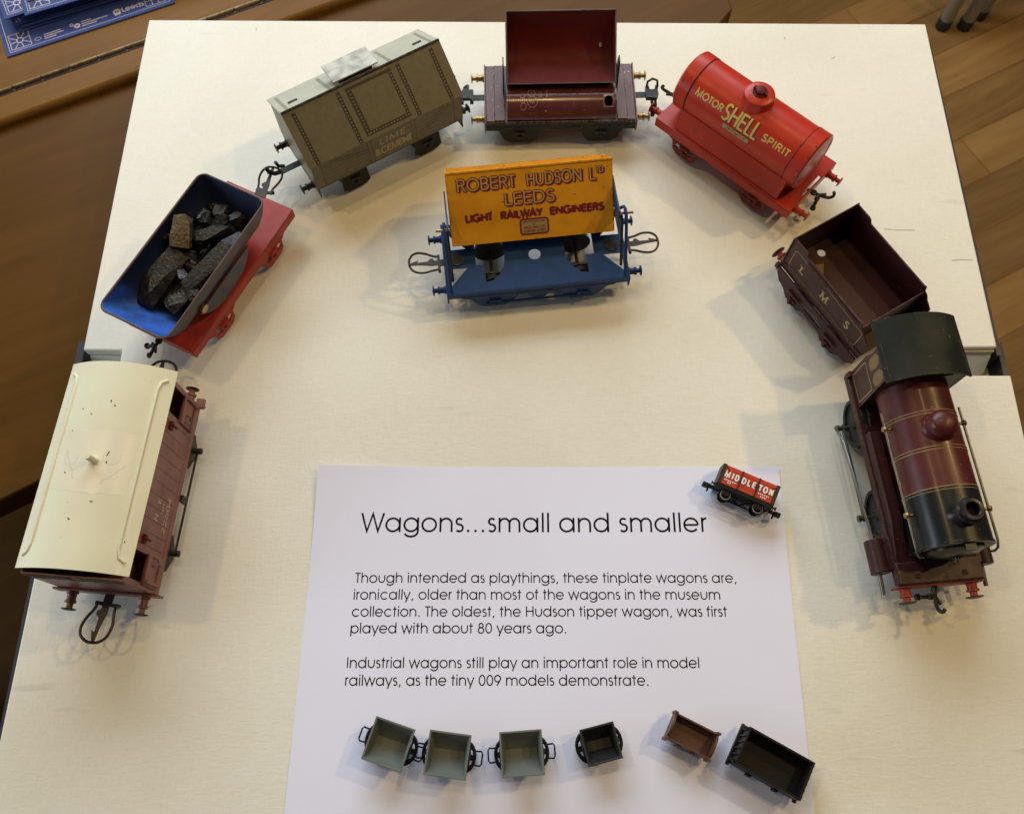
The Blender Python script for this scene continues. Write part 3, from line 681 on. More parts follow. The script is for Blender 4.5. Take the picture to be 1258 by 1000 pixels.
# ------------------------------------------------------------------ yellow and blue side tipper
def build_hudson():
    t = place('hud', 'tipper_wagon', 'yellow side tipper lettered ROBERT HUDSON LTD LEEDS tilted on a blue chassis')
    L, W = 61, 27
    holes = [circ(0, -2, 4.2, 20)]
    for s in (-1, 1):
        h = [(-40.5, -2), (-40.5, -6), (-35, -6.4), (-35, -20), (-30, -19), (-25, -14.5), (-21.5, -8), (-20.8, -3), (-21, 12), (-40.5, 12)]
        if s > 0: h = [(-x, y) for x, y in h][::-1]
        holes.append(h)
        for q in (1, -1):
            tr = [(s * 59.5, q * 7.5), (s * 46.5, q * 7.5), (s * 59.5, q * 22)]
            if s * q < 0: tr = tr[::-1]
            holes.append(tr)
        holes.append([(x + s * 53.3, y - 1) for x, y in circ(0, 0, 2.2, 14)])
    fr = lambda u, v, h=0: Vector((u, v, 25 + h))
    ch = MB().plate([(-L, -W), (L, -W), (L, W), (-L, W)], holes, 0.8, fr)
    for s in (1, -1):
        ch.box(-L, L, min(s * W, s * (W + .9)), max(s * W, s * (W + .9)), 20, 25.03)
    ch.build('chassis', M['blue'], t, bevel=0.25)
    for s in (-1, 1):
        MB().box(min(s * L, s * (L + 1.2)), max(s * L, s * (L + 1.2)), -W - 1.5, W + 1.5, 15.5, 25.5).build('headstock', M['blue'], t, bevel=0.4)
        MB().lathe((s * 53.3, -1, 25.1), (0, 0, 1), [(2.3, 0), (4.6, 0.1), (4.6, 1), (2.3, 1.2)], 20).build('eyelet', M['black'], t)
        for y in (-20, 20): buffer(t, s * (L + 1.2), y, 20, s, M['blue'], ln=9.5)
        for q in (-1, 1): guard(t, s * 30, W + 1.2, q, M['blue'], ztop=21, win=False)
        fx = 59 * s
        MB().tube([(fx, -25, 25), (fx, -6, 56), (fx, -2, 60.5), (fx, 3, 61.5), (fx, 7, 58), (fx, 26, 25)], 1.1, 8).build('tip_frame', M['blue'], t)
        MB().tube([(fx - s * 1.8, -17, 25), (fx - s * 1.8, -3, 51), (fx - s * 1.8, 2, 55), (fx - s * 1.8, 6, 50), (fx - s * 1.8, 22, 25)], 1.0, 8).build('tip_link', M['steel'], t)
        MB().tube([(s * 55.6, 2, 58), (s * 64.5, 2, 58)], 1.0, 10).build('pivot_pin', M['brass'], t)
        loop_coupling(t, s * 60, 22, s, side=s, swing=0)
    MB().plate([(-9, 21), (9, 21), (4.5, 12.5), (-4.5, 12.5)], [], 0.9, lambda u, v, h=0: Vector((u, -W - 1.2 - h, v))).tube([(-36, -W - 1.6, 11), (36, -W - 1.6, 11)], 0.9, 8).build('brake_rod', M['blue'], t)
    wheels(t, (-30, 30), 14, 11.5, M['black'])
    # hopper, tilted away: outside face carries the lettering
    Aq, Bq, Cq, Dq = (4.0, 35.0), (37.6, 69.0), (60, 44), (14, 28)
    sec = [Aq, Bq, Cq, Dq]; hx = 54.6
    h = MB()
    prof = [Bq, Aq, (6.5, 31.2), Dq, Cq]
    h.loft([[(x, y, z) for y, z in prof] for x in (-hx, hx)], closed=False)
    for s in (-1, 1):
        n = 4; pts = [(s * hx, y, z) for y, z in sec]
        h.add(pts, [(0, 1, 2, 3) if s < 0 else (3, 2, 1, 0)])
    hop = h.build('hopper', M['yellow'], t, solid=0.9)
    ux = Vector((1, 0, 0)); uy = Vector((0, Bq[0] - Aq[0], Bq[1] - Aq[1])).normalized(); nn = ux.cross(uy)
    fo = Vector((0, Aq[0], Aq[1]))
    fc = frame(fo + nn * 0.5, ux, uy); H = math.dist(Aq, Bq)
    lip = MB()
    lip.hexa([fc(-hx - .6, H - .8, -.8), fc(hx + .6, H - .8, -.8), fc(hx + .6, H + .5, -.8), fc(-hx - .6, H + .5, -.8), fc(-hx - .6, H - .8, .7), fc(hx + .6, H - .8, .7), fc(hx + .6, H + .5, .7), fc(-hx - .6, H + .5, .7)])
    lip.build('rim', M['yellow'], hop, bevel=0.2)
    for s in (-1, 1):  # ears that carry the pivot pins
        MB().plate([(0, 55), (2, 60), (14, 58), (32, 58), (28, 46), (10, 46)], [], 1.0, (lambda s: lambda u, v, h=0: Vector((s * (hx + 1.6) + (h if s > 0 else -h - 1), u, v)))(s)).build('pivot_ear', M['blue'], hop)
    for u in (-hx + 4.5, hx - 4.5): cr_ = MB(); ribbon(cr_, [(u, .5), (u, H - 1)], .35, fc, .03); cr_.build('crease', M['gold'], hop)
    m = MB()
    lay = ((0.75, -0.65, 2.1, 1, 0.05), (0.0, 0.0, 2.1, 1, 0.09), (0.0, 0.0, 0.95, 0, 0.13))
    for dx, dy, wt, mi, hh in lay:
        m.mat(mi)
        text(m, 'ROBERT', fc, -48.5 + dx, 35.2 + dy, 8.0, wt, width=39, h=hh)
        text(m, 'HUDSON', fc, -2.5 + dx, 35.2 + dy, 8.0, wt, width=37, h=hh)
        text(m, 'L', fc, 39.0 + dx, 35.2 + dy, 8.0, wt, width=5, h=hh)
        text(m, 'TD', fc, 43.6 + dx, 39.6 + dy, 4.0, wt * .62, width=5.4, h=hh)
        text(m, 'LEEDS', fc, -1 + dx, 23.8 + dy, 8.0, wt, width=34, align='c', h=hh)
    m.mat(1)
    text(m, 'LIGHT', fc, -44.5, 15.0, 4.8, 1.6, width=18, h=.08); text(m, 'RAILWAY', fc, -21, 15.0, 4.8, 1.6, width=28, h=.08); text(m, 'ENGINEERS', fc, 12.0, 15.0, 4.8, 1.6, width=36.5, h=.08)
    def rr(x0, x1, y0, y1, r): return A(x1 - r, y1 - r, r, r, 0, 90, 5) + A(x0 + r, y1 - r, r, r, 90, 180, 5) + A(x0 + r, y0 + r, r, r, 180, 270, 5) + A(x1 - r, y0 + r, r, r, 270, 360, 5)
    b = rr(-8.2, 10.2, 3.4, 13.4, 1.6); ribbon(m, b + [b[0]], 1.1, fc, .09)
    m.mat(2); m.add([fc(u, v, .05) for u, v in rr(-8, 10, 3.6, 13.2, 1.5)], [tuple(range(24))])
    m.mat(1)
    text(m, 'MADE IN ENGLAND', fc, 1, 11.1, 1.15, .26, width=15, align='c', h=.08); text(m, 'BY', fc, 1, 9.2, 1.1, .26, width=2.2, align='c', h=.08)
    text(m, 'MECCANO LTD', fc, 1, 6.9, 1.7, .34, width=14.5, align='c', h=.08); text(m, 'HORNBY SERIES', fc, 1, 4.6, 1.5, .32, width=15, align='c', h=.08)
    m.build('lettering', [M['cream_ink'], M['maroon_ink'], M['dull_gold']], hop)
build_hudson()


# ------------------------------------------------------------------ dark red rotary tipper
def build_rotary():
    t = place('mar', 'tipper_wagon', 'dark red tipper wagon with its open bin tilted back and brass buffers')
    L, W = 55, 26
    fr = lambda u, v, h=0: Vector((u, v, 24.5 + h))
    c = MB().plate([(-L, -W), (L, -W), (L, W), (-L, W)], [], 0.8, fr)
    c.build('chassis', M['plum'], t, bevel=0.25)
    MB().box(-L, L, -W - .9, -W + .1, 16.5, 24).box(-L, L, W - .1, W + .9, 16.5, 24).build('sole_bar', M['black'], t)
    for s in (-1, 1):
        MB().box(min(s * L, s * (L + 1)), max(s * L, s * (L + 1)), -W - 1.2, W + 1.2, 14.5, 25.5).build('headstock', M['plum'], t, bevel=.3)
        MB().box(min(s * 41, s * 48.5), max(s * 41, s * 48.5), -W + .5, W - .5, 24.5, 26.2).box(min(s * 48.5, s * 54.5), max(s * 48.5, s * 54.5), -W + .5, W - .5, 24.5, 25.3).build('end_platform', M['plum'], t, bevel=.4)
        for y in (-19, 19): buffer(t, s * (L + 1), y, 20, s, M['brass'], ln=10)
        for q in (-1, 1): guard(t, s * 30, W + 1.2, q, M['black'], ztop=20, wt=22, wb=10, zb=3.5, win=False)
        clasp_coupling(t, s * (L + 1), 21, s, M['black'])
        MB().plate([(-9, 25), (9, 25), (7, 38), (3, 52), (-3, 52), (-6, 38)], [], 1.0, (lambda s: lambda u, v, h=0: Vector((s * 41.2 + s * (h + 1) * .9, s * u + 6, v)))(s)).build('pivot_post', M['black'], t)
    wheels(t, (-30, 30), 18, 11, M['black'])
    # cradle hump over the frame
    n = 20; h = MB()
    def hump(y): return 25.0 + (11.5 * math.sqrt(max(0.0, 1 - ((y + 11) / 14.25) ** 2)) if y < -11 else 11.5 * max(0.0, 1 - ((y + 11) / 36.3) ** 2))
    def hz(u, v, hh=0): return Vector((u, v, hump(v) + hh))
    Y = [25.2 * math.sin(math.pi / 2 * (-1 + 2 * k / n)) for k in range(n + 1)]
    hole = circ(34.2, -17, 3.2, 18, 3.6)
    # arch surface with the slot cut out of it
    def arch(x0, x1): h.loft([[(x, y, hump(y)) for y in Y] for x in (x0, x1)], closed=False)
    arch(-39.5, 30.8); arch(37.6, 40.2)
    Ys = [-25.2, -20.5] ; h.loft([[(x, y, hump(y)) for y in (-25.2, -24.4, -23.4, -22.2, -20.8)] for x in (30.8, 37.6)], closed=False)
    h.loft([[(x, y, hump(y)) for y in (-13.2, -10, -7.8, -5, -2, 2, 6, 10, 15, 20, 23, 24.4, 25.2)] for x in (30.8, 37.6)], closed=False)
    rect = [(30.8, -20.8), (37.6, -20.8), (37.6, -13.2), (30.8, -13.2)]
    lp = [Vector((x, y, 0)) for x, y in rect]; hl = [Vector((x, y, 0)) for x, y in hole]; allp = lp + hl
    h.add([hz(p.x, p.y) for p in allp], [tri if (allp[tri[1]] - allp[tri[0]]).cross(allp[tri[2]] - allp[tri[0]]).z > 0 else tri[::-1] for tri in geometry.tessellate_polygon([lp, hl])])
    for s in (-39.5, 40.2): h.add([(s, y, hump(y)) for y in Y] + [(s, -25.2, 24.6), (s, 25.2, 24.6)], [tuple(range(n + 1)) + (n + 2, n + 1)])
    cr = h.build('cradle', M['plum_gloss'], t)
    e = MB()
    def ring(x, y, r, w_): p = circ(x, y, r, 20); ribbon(e, p + [p[0]], w_, hz, 0.25)
    for x, y, r in ((-21, -17, 3.6), (-21.5, -10.4, 2.7), (-27.5, -20, 2.0), (-28, -16.2, 1.8), (-28, -12.6, 1.6)): ring(x, y, r, 0.6)
    text(e, 'M', hz, -21, -18.3, 2.8, .5, align='c', h=.25); ribbon(e, [(-23.2, -17), (-18.4, -16.4)], .5, hz, .3); ribbon(e, [(-21.5, -11.4), (-21.5, -9.2)], .5, hz, .3)
    ribbon(e, [(-10.5, -14), (-10.5, -8)], .7, hz, .2); ribbon(e, [(-16.0, -14), (-16.0, -9)], .4, hz, .2); ribbon(e, [(-14.6, -14), (-14.6, -9)], .4, hz, .2)
    e.build('embossed_crest', M['emboss'], cr)
    e = MB(); ribbon(e, [(11.5, -13), (11.5, -8)], .6, hz, .12); e.build('slot', M['dark'], cr)
    MB().box(37.5, 39.3, -10, -8, 26, 35).box(-39, -37.4, -11, -9, 27, 33).build('catch', M['tin'], t)
    # bin: scooped tray open towards the viewer, tilted back
    P0, P1 = Vector((-6.5, 42)), Vector((33, 70)); d = (P1 - P0); ln = d.length; d.normalize(); nrm = Vector((d.y, -d.x))
    prof = []
    for k in range(19):
        a = math.pi * k / 18; u = 0.5 - 0.5 * math.cos(a); dep = 15 * math.sin(math.pi * u) ** 0.9
        p = P0 + d * (ln * u) + nrm * dep; prof.append((p.x, p.y))
    xs0, xs1 = -39.0, 39.0; bn = MB()
    off = lambda x, k: x
    bn.loft([[(x, y, z) for y, z in prof] for x in (xs0, xs1)], closed=False)
    b = bn.build('bin', M['oxide'], t, solid=0.9)
    for x in (xs0, xs1):
        MB().add([(x, y, z) for y, z in prof], [tuple(range(len(prof)))]).build('bin_end', M['oxide'], b, solid=0.9)
    e = MB()
    e.tube([(xs0, P0.x, P0.y), (xs0, P1.x, P1.y)], .6, 8).tube([(xs1, P0.x, P0.y), (xs1, P1.x, P1.y)], .6, 8).tube([(xs0, P0.x, P0.y), (xs1, P0.x, P0.y)], .45, 8).tube([(xs0, P1.x, P1.y), (xs1, P1.x, P1.y)], .6, 8)
    e.build('bin_edge', M['rim'], b)
    def bfr(u, v, h=0):
        k = min(max(v, 0), 1); q = P0 + d * (ln * k) + nrm * (15 * max(0.0, math.sin(math.pi * k)) ** .9); q = q - nrm * (.6 + h)
        return Vector((u, q.x, q.y))
    sl = MB(); sl.add([bfr(u, v, .1) for u, v in circ(29.5, .57, 1.0, 12, .035)], [tuple(range(12))]); sl.build('slot', M['tin'], b)  # pale disc standing in for light seen through a hole in the bin
    sl = MB(); ribbon(sl, [(14 + 1.1 * k, .42 + .1 * math.sin(k * .14)) for k in range(12)], .012, bfr, .05); sl.build('scratch', M['shade_ink'], b)
    MB().box(-37, 38, -4, 8, 33.6, 36).build('bin_bearer', M['black'], t)
build_rotary()


# ------------------------------------------------------------------ red petrol tank wagon
def build_tank():
    t = place('tank', 'tank_wagon', 'red cylindrical tank wagon lettered MOTOR SHELL SPIRIT in gold')
    L, W = 60, 28.5
    MB().plate([(-L, -W), (L, -W), (L, W), (-L, W)], [[(L - 3, -11), (L - 1.2, -11), (L - 1.2, 11), (L - 3, 11)]], 1.0, lambda u, v, h=0: Vector((u, v, 25 + h))).box(-L, L, -W, -W + .9, 17, 24).box(-L, L, W - .9, W, 17, 24).build('chassis', M['red'], t, bevel=.3)
    for s in (-1, 1):
        MB().box(min(s * (L - .9), s * L), max(s * (L - .9), s * L), -W + 1, W - 1, 17, 23.8).build('headstock', M['red'], t)
        for y in (-20, 20): buffer(t, s * L, y, 20.5, s, M['red'], ln=11)
        for q in (-1, 1): guard(t, s * 31, W - .2, q, M['red_worn'], ztop=18, wt=16, wb=8, zb=4)
        drop_coupling(t, s * L, 20, s, M['steel'] if s < 0 else M['black'], swing=0 if s < 0 else 8)
    wheels(t, (-31, 31), 18, 11, M['black'])
    Rr, az, ay = 20.4, 48.6, -2.6; X0, X1 = -53, 52
    prof = [(Rr - 3.2, X0 - 1.6), (Rr - 1.6, X0 - 1.6), (Rr + .5, X0), (Rr + .5, X0 + 9), (Rr, X0 + 9.3), (Rr, X1 - 9.3), (Rr + .5, X1 - 9), (Rr + .5, X1), (Rr - .6, X1 + .9), (Rr - 1.6, X1 + 1.0), (Rr - 2.6, X1 + .4), (Rr - 8, X1 + 1.4), (.05, X1 + 1.9)]
    tk = MB().lathe((0, ay, az), (1, 0, 0), prof, 64).build('tank', M['red'], t)
    for (xa, xb) in ((X0 + 9.4, X0 + 9.4), (X1 - 9.4, X1 - 9.4)):
        MB().tube([(xa, ay + (Rr + .15) * math.cos(2 * math.pi * k / 48), az + (Rr + .15) * math.sin(2 * math.pi * k / 48)) for k in range(48)], .35, 6, True).build('band_seam', M['oxide'], tk)
    # saddle plates
    for s in (-1, 1):
        pts = [(-44, s * 26.2 - .0, 25.2), (47, s * 26.2, 25.2), (47, s * 20 + ay * .6, 41), (-44, s * 20 + ay * .6, 41)]
        MB().add(pts, [(0, 1, 2, 3) if s < 0 else (3, 2, 1, 0)]).build('saddle_plate', M['red'], t, solid=.8)
    for x in (-43.5, 46.5):
        MB().add([(x, -25.5, 25.3), (x, 25.5, 25.3), (x, 18, 40), (x, 12, 33), (x, 0, 29), (x, -15, 33), (x, -20.5, 40)], [(0, 1, 2, 3, 4, 5, 6)]).build('saddle_end', M['red'], t, solid=.8)
    # filler dome
    d = MB().lathe((-1, ay, az + Rr - 3.5), (0, 0, 1), [(11.8, -2.6), (11.8, .6), (11.2, 1.4), (10.9, 6.4), (10.2, 8.4), (8.2, 9.5), (5.6, 9.8)], 36).build('filler_dome', M['red'], tk)
    MB().lathe((-1, ay, az + Rr + 6.3), (0, 0, 1), [(5.2, -.2), (5.6, 0), (5.4, .5), (3.8, .6), (3.7, 2.4), (3.0, 2.9), (0.05, 3)], 8).box(-6.5, 4.5, ay - .9, ay + .9, az + Rr + 6.8, az + Rr + 8.4).build('filler_cap', M['oxide'], d)
    # lettering wrapped on the barrel
    th0 = 64.0
    def cyl2(u, v, h=0):  # local up on the near side is towards the crown
        a = math.pi - (R(th0 - 30) + v / Rr)
        return Vector((u, ay + (Rr + h) * math.cos(a), az + (Rr + h) * math.sin(a)))
    cyl2.seg = 0.8
    m = MB(); m.mat(0)
    text(m, 'MOTOR', cyl2, -39, -1.2, 4.8, .95, width=23, h=.12, track=60)
    text(m, 'SPIRIT', cyl2, 17.5, -1.2, 4.8, .95, width=22, h=.12, track=60)
    m.mat(1); text(m, 'SHELL', cyl2, -14.4, -5.0, 11.4, 2.0, width=29.5, h=.10)
    m.mat(0); text(m, 'SHELL', cyl2, -15.0, -4.5, 11.4, 1.6, width=29.5, h=.16)
    m.mat(2); m.loft([[cyl2(x, v, .09) for v in (-9.6, -8.6, -7.6, -6.6)] for x in (-11, -5, 0, 5, 10.5)], closed=False)
    m.mat(3); text(m, 'MECCANO LTD', cyl2, -.2, -8.7, 1.2, .3, width=17, align='c', h=.14)
    m.build('lettering', [M['gold'], M['shade_ink'], M['dull_gold'], M['olive_line']], tk)
    rnd = random.Random(5)
    for (xa, n_c, sp_) in ((X1 - .6, 9, 1.2), (X1 - 9.2, 4, .8), (X0 + 1.5, 4, 1.0), (0, 5, 38)):
        for k in range(n_c):
            u0, v0 = xa + rnd.uniform(-sp_, sp_ * .3), rnd.uniform(-20, 26); c = MB()
            R0 = Rr; Rr_ = .62 if abs(u0) > 42 else .1
            pts_ = [(u0 + rnd.uniform(.2, .9) * math.cos(a_ * 1.05), v0 + rnd.uniform(.2, 1.0) * math.sin(a_ * 1.05)) for a_ in range(6)]
            c.add([cyl2(p_[0], p_[1], Rr_) for p_ in pts_], [tuple(range(6))]); c.build('paint_chip', M['shade_ink'], tk)
build_tank()


# ------------------------------------------------------------------ olive lime and cement van
def build_lime():
    t = place('lime', 'cement_wagon', 'olive grey covered wagon with pitched roof lettered LIME and CEMENT')
    L, W, zb, ze, zr = 59, 29.5, 24, 49, 73
    zf_ = 55.5
    b = MB()
    b.loft([[(x, -W, zb), (x, -W, ze)] for x in (-L, L)], closed=False)
    b.loft([[(x, W, zf_), (x, W, zb)] for x in (-L, L)], closed=False)
    for s in (-1, 1):
        p = [(s * L, -W, zb), (s * L, W, zb), (s * L, W, zf_), (s * L, 0, zr), (s * L, -W, ze)]
        b.add(p, [(0, 1, 2, 3, 4) if s > 0 else (4, 3, 2, 1, 0)])
    b.add([(-L, -W, zb), (L, -W, zb), (L, W, zb), (-L, W, zb)], [(3, 2, 1, 0)])
    body = b.build('body', [M['olive']], t, solid=.7)
    ov = 1.4
    n_ = Vector((0, -(zr - ze), W)).normalized()
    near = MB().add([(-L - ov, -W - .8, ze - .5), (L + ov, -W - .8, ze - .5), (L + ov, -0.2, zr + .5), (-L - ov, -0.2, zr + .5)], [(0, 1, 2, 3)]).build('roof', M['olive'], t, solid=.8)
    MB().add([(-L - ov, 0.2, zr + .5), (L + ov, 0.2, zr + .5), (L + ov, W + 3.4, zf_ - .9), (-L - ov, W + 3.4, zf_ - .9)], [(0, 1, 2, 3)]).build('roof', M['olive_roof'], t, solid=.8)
    MB().tube([(-L - ov, 0, zr + .6), (L + ov, 0, zr + .6)], 1.0, 8).build('ridge', M['black'], t)
    fn = frame((0, -W - .8, ze - .5), (1, 0, 0), (0, W + .6, zr - ze + 1)); Hs = math.hypot(W + .6, zr - ze + 1)
    k = .46; m = MB(); m.mat(0)
    def strap(u, v0, v1, w_=2.6):
        m.mat(0); ribbon(m, [(u, v0), (u, v1)], w_, fn, k)
        m.mat(1); q = v0 + 1.2
        while q < v1 - .6: m.add([fn(u + .45 * math.cos(a * math.pi / 3), q + .45 * math.sin(a * math.pi / 3), k + .05) for a in range(6)], [tuple(range(6))]); q += 2.3
    for u in (-53, -20, 26, 52): strap(u, .6, Hs - 2.5, 3.0)
    for u in (-12.5, 19): strap(u, 3, Hs - 2.5, 4.0 if u < 0 else 2.6)
    m.mat(0); ribbon(m, [(-14, 4.2), (20, 4.2)], 2.8, fn, k + .02); ribbon(m, [(-14, Hs - 3.6), (20, Hs - 3.6)], 2.0, fn, k + .02)
    m.mat(1)
    for q in range(14): m.add([fn(-11 + q * 2.3 + .45 * math.cos(a * math.pi / 3), 4.2 + .45 * math.sin(a * math.pi / 3), k + .08) for a in range(6)], [tuple(range(6))])
    fs = frame((0, -W, zb), (1, 0, 0), (0, 0, 1)); k2 = .42; hs = ze - zb - .8
    m.mat(2)
    for j in range(1, 7): 
        for (a_, b_) in ((-52, -17), (21.5, 52)): ribbon(m, [(a_, j * hs / 7), (b_, j * hs / 7)], .4, fs, k2)
    for u in (-52.5, -16.5, -13.5, 18, 21, 52.5): m.mat(0); ribbon(m, [(u, .8), (u, hs)], .45, fs, k2 + .03)
    ribbon(m, [(-17, hs - 8), (-46, hs - 1)], .5, fs, k2 + .05); ribbon(m, [(-17, hs - 11), (-46, hs - 3)], .4, fs, k2 + .05)
    ribbon(m, [(24, 3), (48, hs - 2)], .5, fs, k2 + .05); ribbon(m, [(22.5, 6), (44, hs - 2)], .5, fs, k2 + .05); ribbon(m, [(-57, 1), (57, 1)], .5, fs, k2 + .05)
    m.mat(3)
    text(m, 'LIME', fs, -8, 15.2, 5.4, 1.0, width=21, h=k2 + .12, shear=0.15, track=120)
    text(m, '&CEMENT', fs, -12.2, 5.6, 6.2, 1.3, width=29.5, h=k2 + .12)
    m.build('printed_panel', [M['olive_line'], M['rivet'], M['olive_mid'], M['cement_ink']], body)
    # roof printing on the far slope
    for u in (-55, -23, 23, 55): m = MB(); ribbon(m, [(u, 2), (u, 33)], 2.4, lambda a, b, h=0: Vector((a, .2, zr + .5)) + Vector((0, W + 3.2, zf_ - zr - 1.4)).normalized() * b + Vector((0, zr - zf_ + 1.4, W + 3.2)).normalized() * (.46 + h), 0); m.build('roof_strap', M['strap_print'], t)
    for u in (-48, 48): MB().box(u - 3.4, u + 3.4, 9, 10.6, 66.4, 69.1).build('roof_slot', M['dark'], t)
    # raised tin hatch lid on the roof
    h = MB().box(-19.5, 14.5, 0, 20, -.5, .5).xform(Matrix.Translation((0, 2.0, zr + 3.4)) @ Matrix.Rotation(R(-9), 4, 'X'))
    h.build('hatch_lid', M['tin'], t, bevel=.3)
    MB().box(-15, 10, 3.4, 7, zr - 4, zr + 2.4).build('hatch_frame', M['black'], t)
    for s in (-1, 1):
        for y in (-21, 21): buffer(t, s * L, y, 21, s, M['black'], ln=10)
        MB().box(min(s * (L - 1), s * L), max(s * (L - 1), s * L), -W - .2, W + .2, 15, 23.6).build('headstock', M['black'], t, bevel=.3)
        for q in (-1, 1): guard(t, s * 30, W - 2.6, q, M['black'], ztop=23, wt=14, wb=9, zb=3, win=False)
    c = MB().box(-75, -58, -2.2, 2.2, 21.5, 22.6).tube([(-74, 0, 22), (-79, .5, 22.5), (-82, 2, 24.5), (-83, 4, 28)], 1.6, 8).tube([(-70, 3, 22), (-74, 4.5, 23), (-75, 4.5, 28)], 1.3, 8)
    c.build('coupling', M['black'], t)
    MB().tube([(59, 0, 22), (66, 0, 22), (70, 3, 24), (71, 3, 29), (66, 3, 30), (64, 2, 26)], 1.4, 8).build('coupling', M['black'], t)
    wheels(t, (-30, 30), 19, 11, M['black'])
build_lime()


# ------------------------------------------------------------------ blue tub wagon and its coal
def rrect(x0, x1, y0, y1, r, z, n=6):
    p = A(x1 - r, y1 - r, r, r, 0, 90, n) + A(x0 + r, y1 - r, r, r, 90, 180, n) + A(x0 + r, y0 + r, r, r, 180, 270, n) + A(x1 - r, y0 + r, r, r, 270, 360, n)
    return [(x, y, z) for x, y in p]

def build_coal():
    t = place('coal', 'tub_wagon', 'blue steel tub holding black coal on a red four wheeled chassis')
    L, W = 61.5, 27
    MB().plate([(-L, -W), (L, -W), (L, W), (-L, W)], [], 1.0, lambda u, v, h=0: Vector((u, v, 25 + h))).box(-L, L, -W, -W + .9, 16.5, 24).box(-L, L, W - .9, W, 16.5, 24).box(-L, -L + .9, -W + 1, W - 1, 16.5, 24).box(L - .9, L, -W + 1, W - 1, 16.5, 24).build('chassis', M['red_base'], t, bevel=.4)
    for s in (-1, 1):
        for q in (-1, 1): guard(t, s * 31, W + .1, q, M['red_base'], ztop=17, wt=15, wb=8, zb=4)
    loop_coupling(t, L, 21, 1, 1, 12); drop_coupling(t, -L, 21, -1, M['black'], 0)
    MB().box(L - 1, L + 5, -4, 4, 24.6, 25.4).build('coupling_plate', M['steel'], t)
    wheels(t, (-31, 31), 18, 11, M['black'])
    inn = MB(); xo = -12.5
    def ring(k, off):  # k: 0 rim .. 1 floor
        tab = {0: (-57.5, 57.5, 26.0, 6, 56), .3: (-52, 54, 25.5, 6, 49), .55: (-46, 50, 23.5, 6, 42), .8: (-39, 45.5, 18, 6, 34.5), 1: (-34, 42, 12, 5, 30.5)}
        x0, x1, hy, r, z = tab[k]
        return rrect(x0 + off + xo, x1 - off + xo, -hy + off, hy - off, r, z + off * .6)
    ks = (0, .3, .55, .8, 1)
    inn.loft([ring(k, 1.0) for k in ks][::-1], True, True, False)
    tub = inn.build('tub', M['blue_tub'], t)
    ou = MB().loft([ring(k, 0) for k in ks], True, False, True).build('tub_outside', M['blue_outer'], tub)
    rm = [(x, y, 56.1) for x, y, z in ring(0, .5)]
    MB().tube(rm, .75, 8, True).build('tub_rim', M['blue_outer'], tub)
    # curved rocker plates at the sides
    for s in (-1, 1):
        arc = A(-12, 49, 30, 23.5, 200, 340, 18)
        MB().plate(arc + [(14, 41), (-38, 41)], [], 1.6, (lambda s: lambda u, v, h=0: Vector((u if s < 0 else -24 - u, s * 25.2 + s * h * 1.0, v)))(s)).build('rocker', M['blue_outer'], tub)
        MB().lathe((-36, s * 24.5, 42), (0, s, 0), [(3, 0), (3, 2.2), (2.4, 2.6)], 16).build('rocker_boss', M['brass'], tub)
    return t
build_coal()

def lump(lx, ly, z, dims, rot, m, label, seed, rough=0.10):
    """a broken block of coal lying in the tub; position in wagon coordinates"""
    x0, y0, a0 = PL['coal']; a = R(a0)
    wx, wy = x0 + lx * math.cos(a) - ly * math.sin(a), y0 + lx * math.sin(a) + ly * math.cos(a)
    rnd = random.Random(seed * 31 + 5); bm = bmesh.new()
    for k in range(20):
        p = Vector((rnd.uniform(-1, 1), rnd.uniform(-1, 1), rnd.uniform(-1, 1)))
        ax = rnd.randrange(3); p[ax] = math.copysign(rnd.uniform(.72, 1), p[ax])
        q = (abs(p.x) ** 9 + abs(p.y) ** 9 + abs(p.z) ** 9) ** (1 / 9); p = p / q * rnd.uniform(.84, 1.0)
        bm.verts.new((p.x * dims[0] / 2, p.y * dims[1] / 2, p.z * dims[2] / 2))
    r = bmesh.ops.convex_hull(bm, input=bm.verts)
    bmesh.ops.delete(bm, geom=[g for g in r['geom_interior'] if isinstance(g, bmesh.types.BMVert)], context='VERTS')
    bmesh.ops.dissolve_limit(bm, angle_limit=R(13), verts=bm.verts, edges=bm.edges)
    bmesh.ops.triangulate(bm, faces=bm.faces)
    bmesh.ops.subdivide_edges(bm, edges=bm.edges, cuts=3, use_grid_fill=True)
    bm.verts.index_update(); bm.normal_update()
    for v in bm.verts:
        nv = noise.noise(v.co * .55 + Vector((seed * 7.1, 0, 0))) * .5 + noise.noise(v.co * .18 + Vector((0, seed * 3.3, 0))) * .9
        v.co += v.normal * nv * min(dims) * .045
    vs = [tuple(v.co) for v in bm.verts]; fs = [tuple(v.index for v in f.verts) for f in bm.faces]; bm.free()
    o_ = MB().add(vs, fs).build('coal_lump', m, None, sharp=16)
    o_.location = (wx * MM, wy * MM, z * MM); o_.rotation_euler = (R(rot[0]), R(rot[1]), a + R(rot[2]))
    tag(o_, label, 'coal', 'lumps of coal in the blue tub')
lump(-28, 12, 42, (48, 19, 12), (4, -6, -6), M['coal_dull'], 'long dull black slab of coal along the left side of the tub', 1)
lump(-4, -13.5, 43, (62, 16, 12), (6, -3, -8), M['coal'], 'longest glossy coal bar along the rust edged side of the tub', 2)
lump(1, 13, 52, (24, 14, 12), (14, -16, 26), M['coal_tan'], 'upright coal block with a tan shale face standing on the other lumps', 3)
lump(13, -1, 45, (32, 11, 8), (10, 6, -36), M['coal'], 'shiny thin coal stick lying across the middle of the tub', 4)
lump(23, 15, 40, (15, 9, 9), (6, 10, 5), M['coal_dull'], 'small brownish coal cube at the left of the far end of the tub', 5)
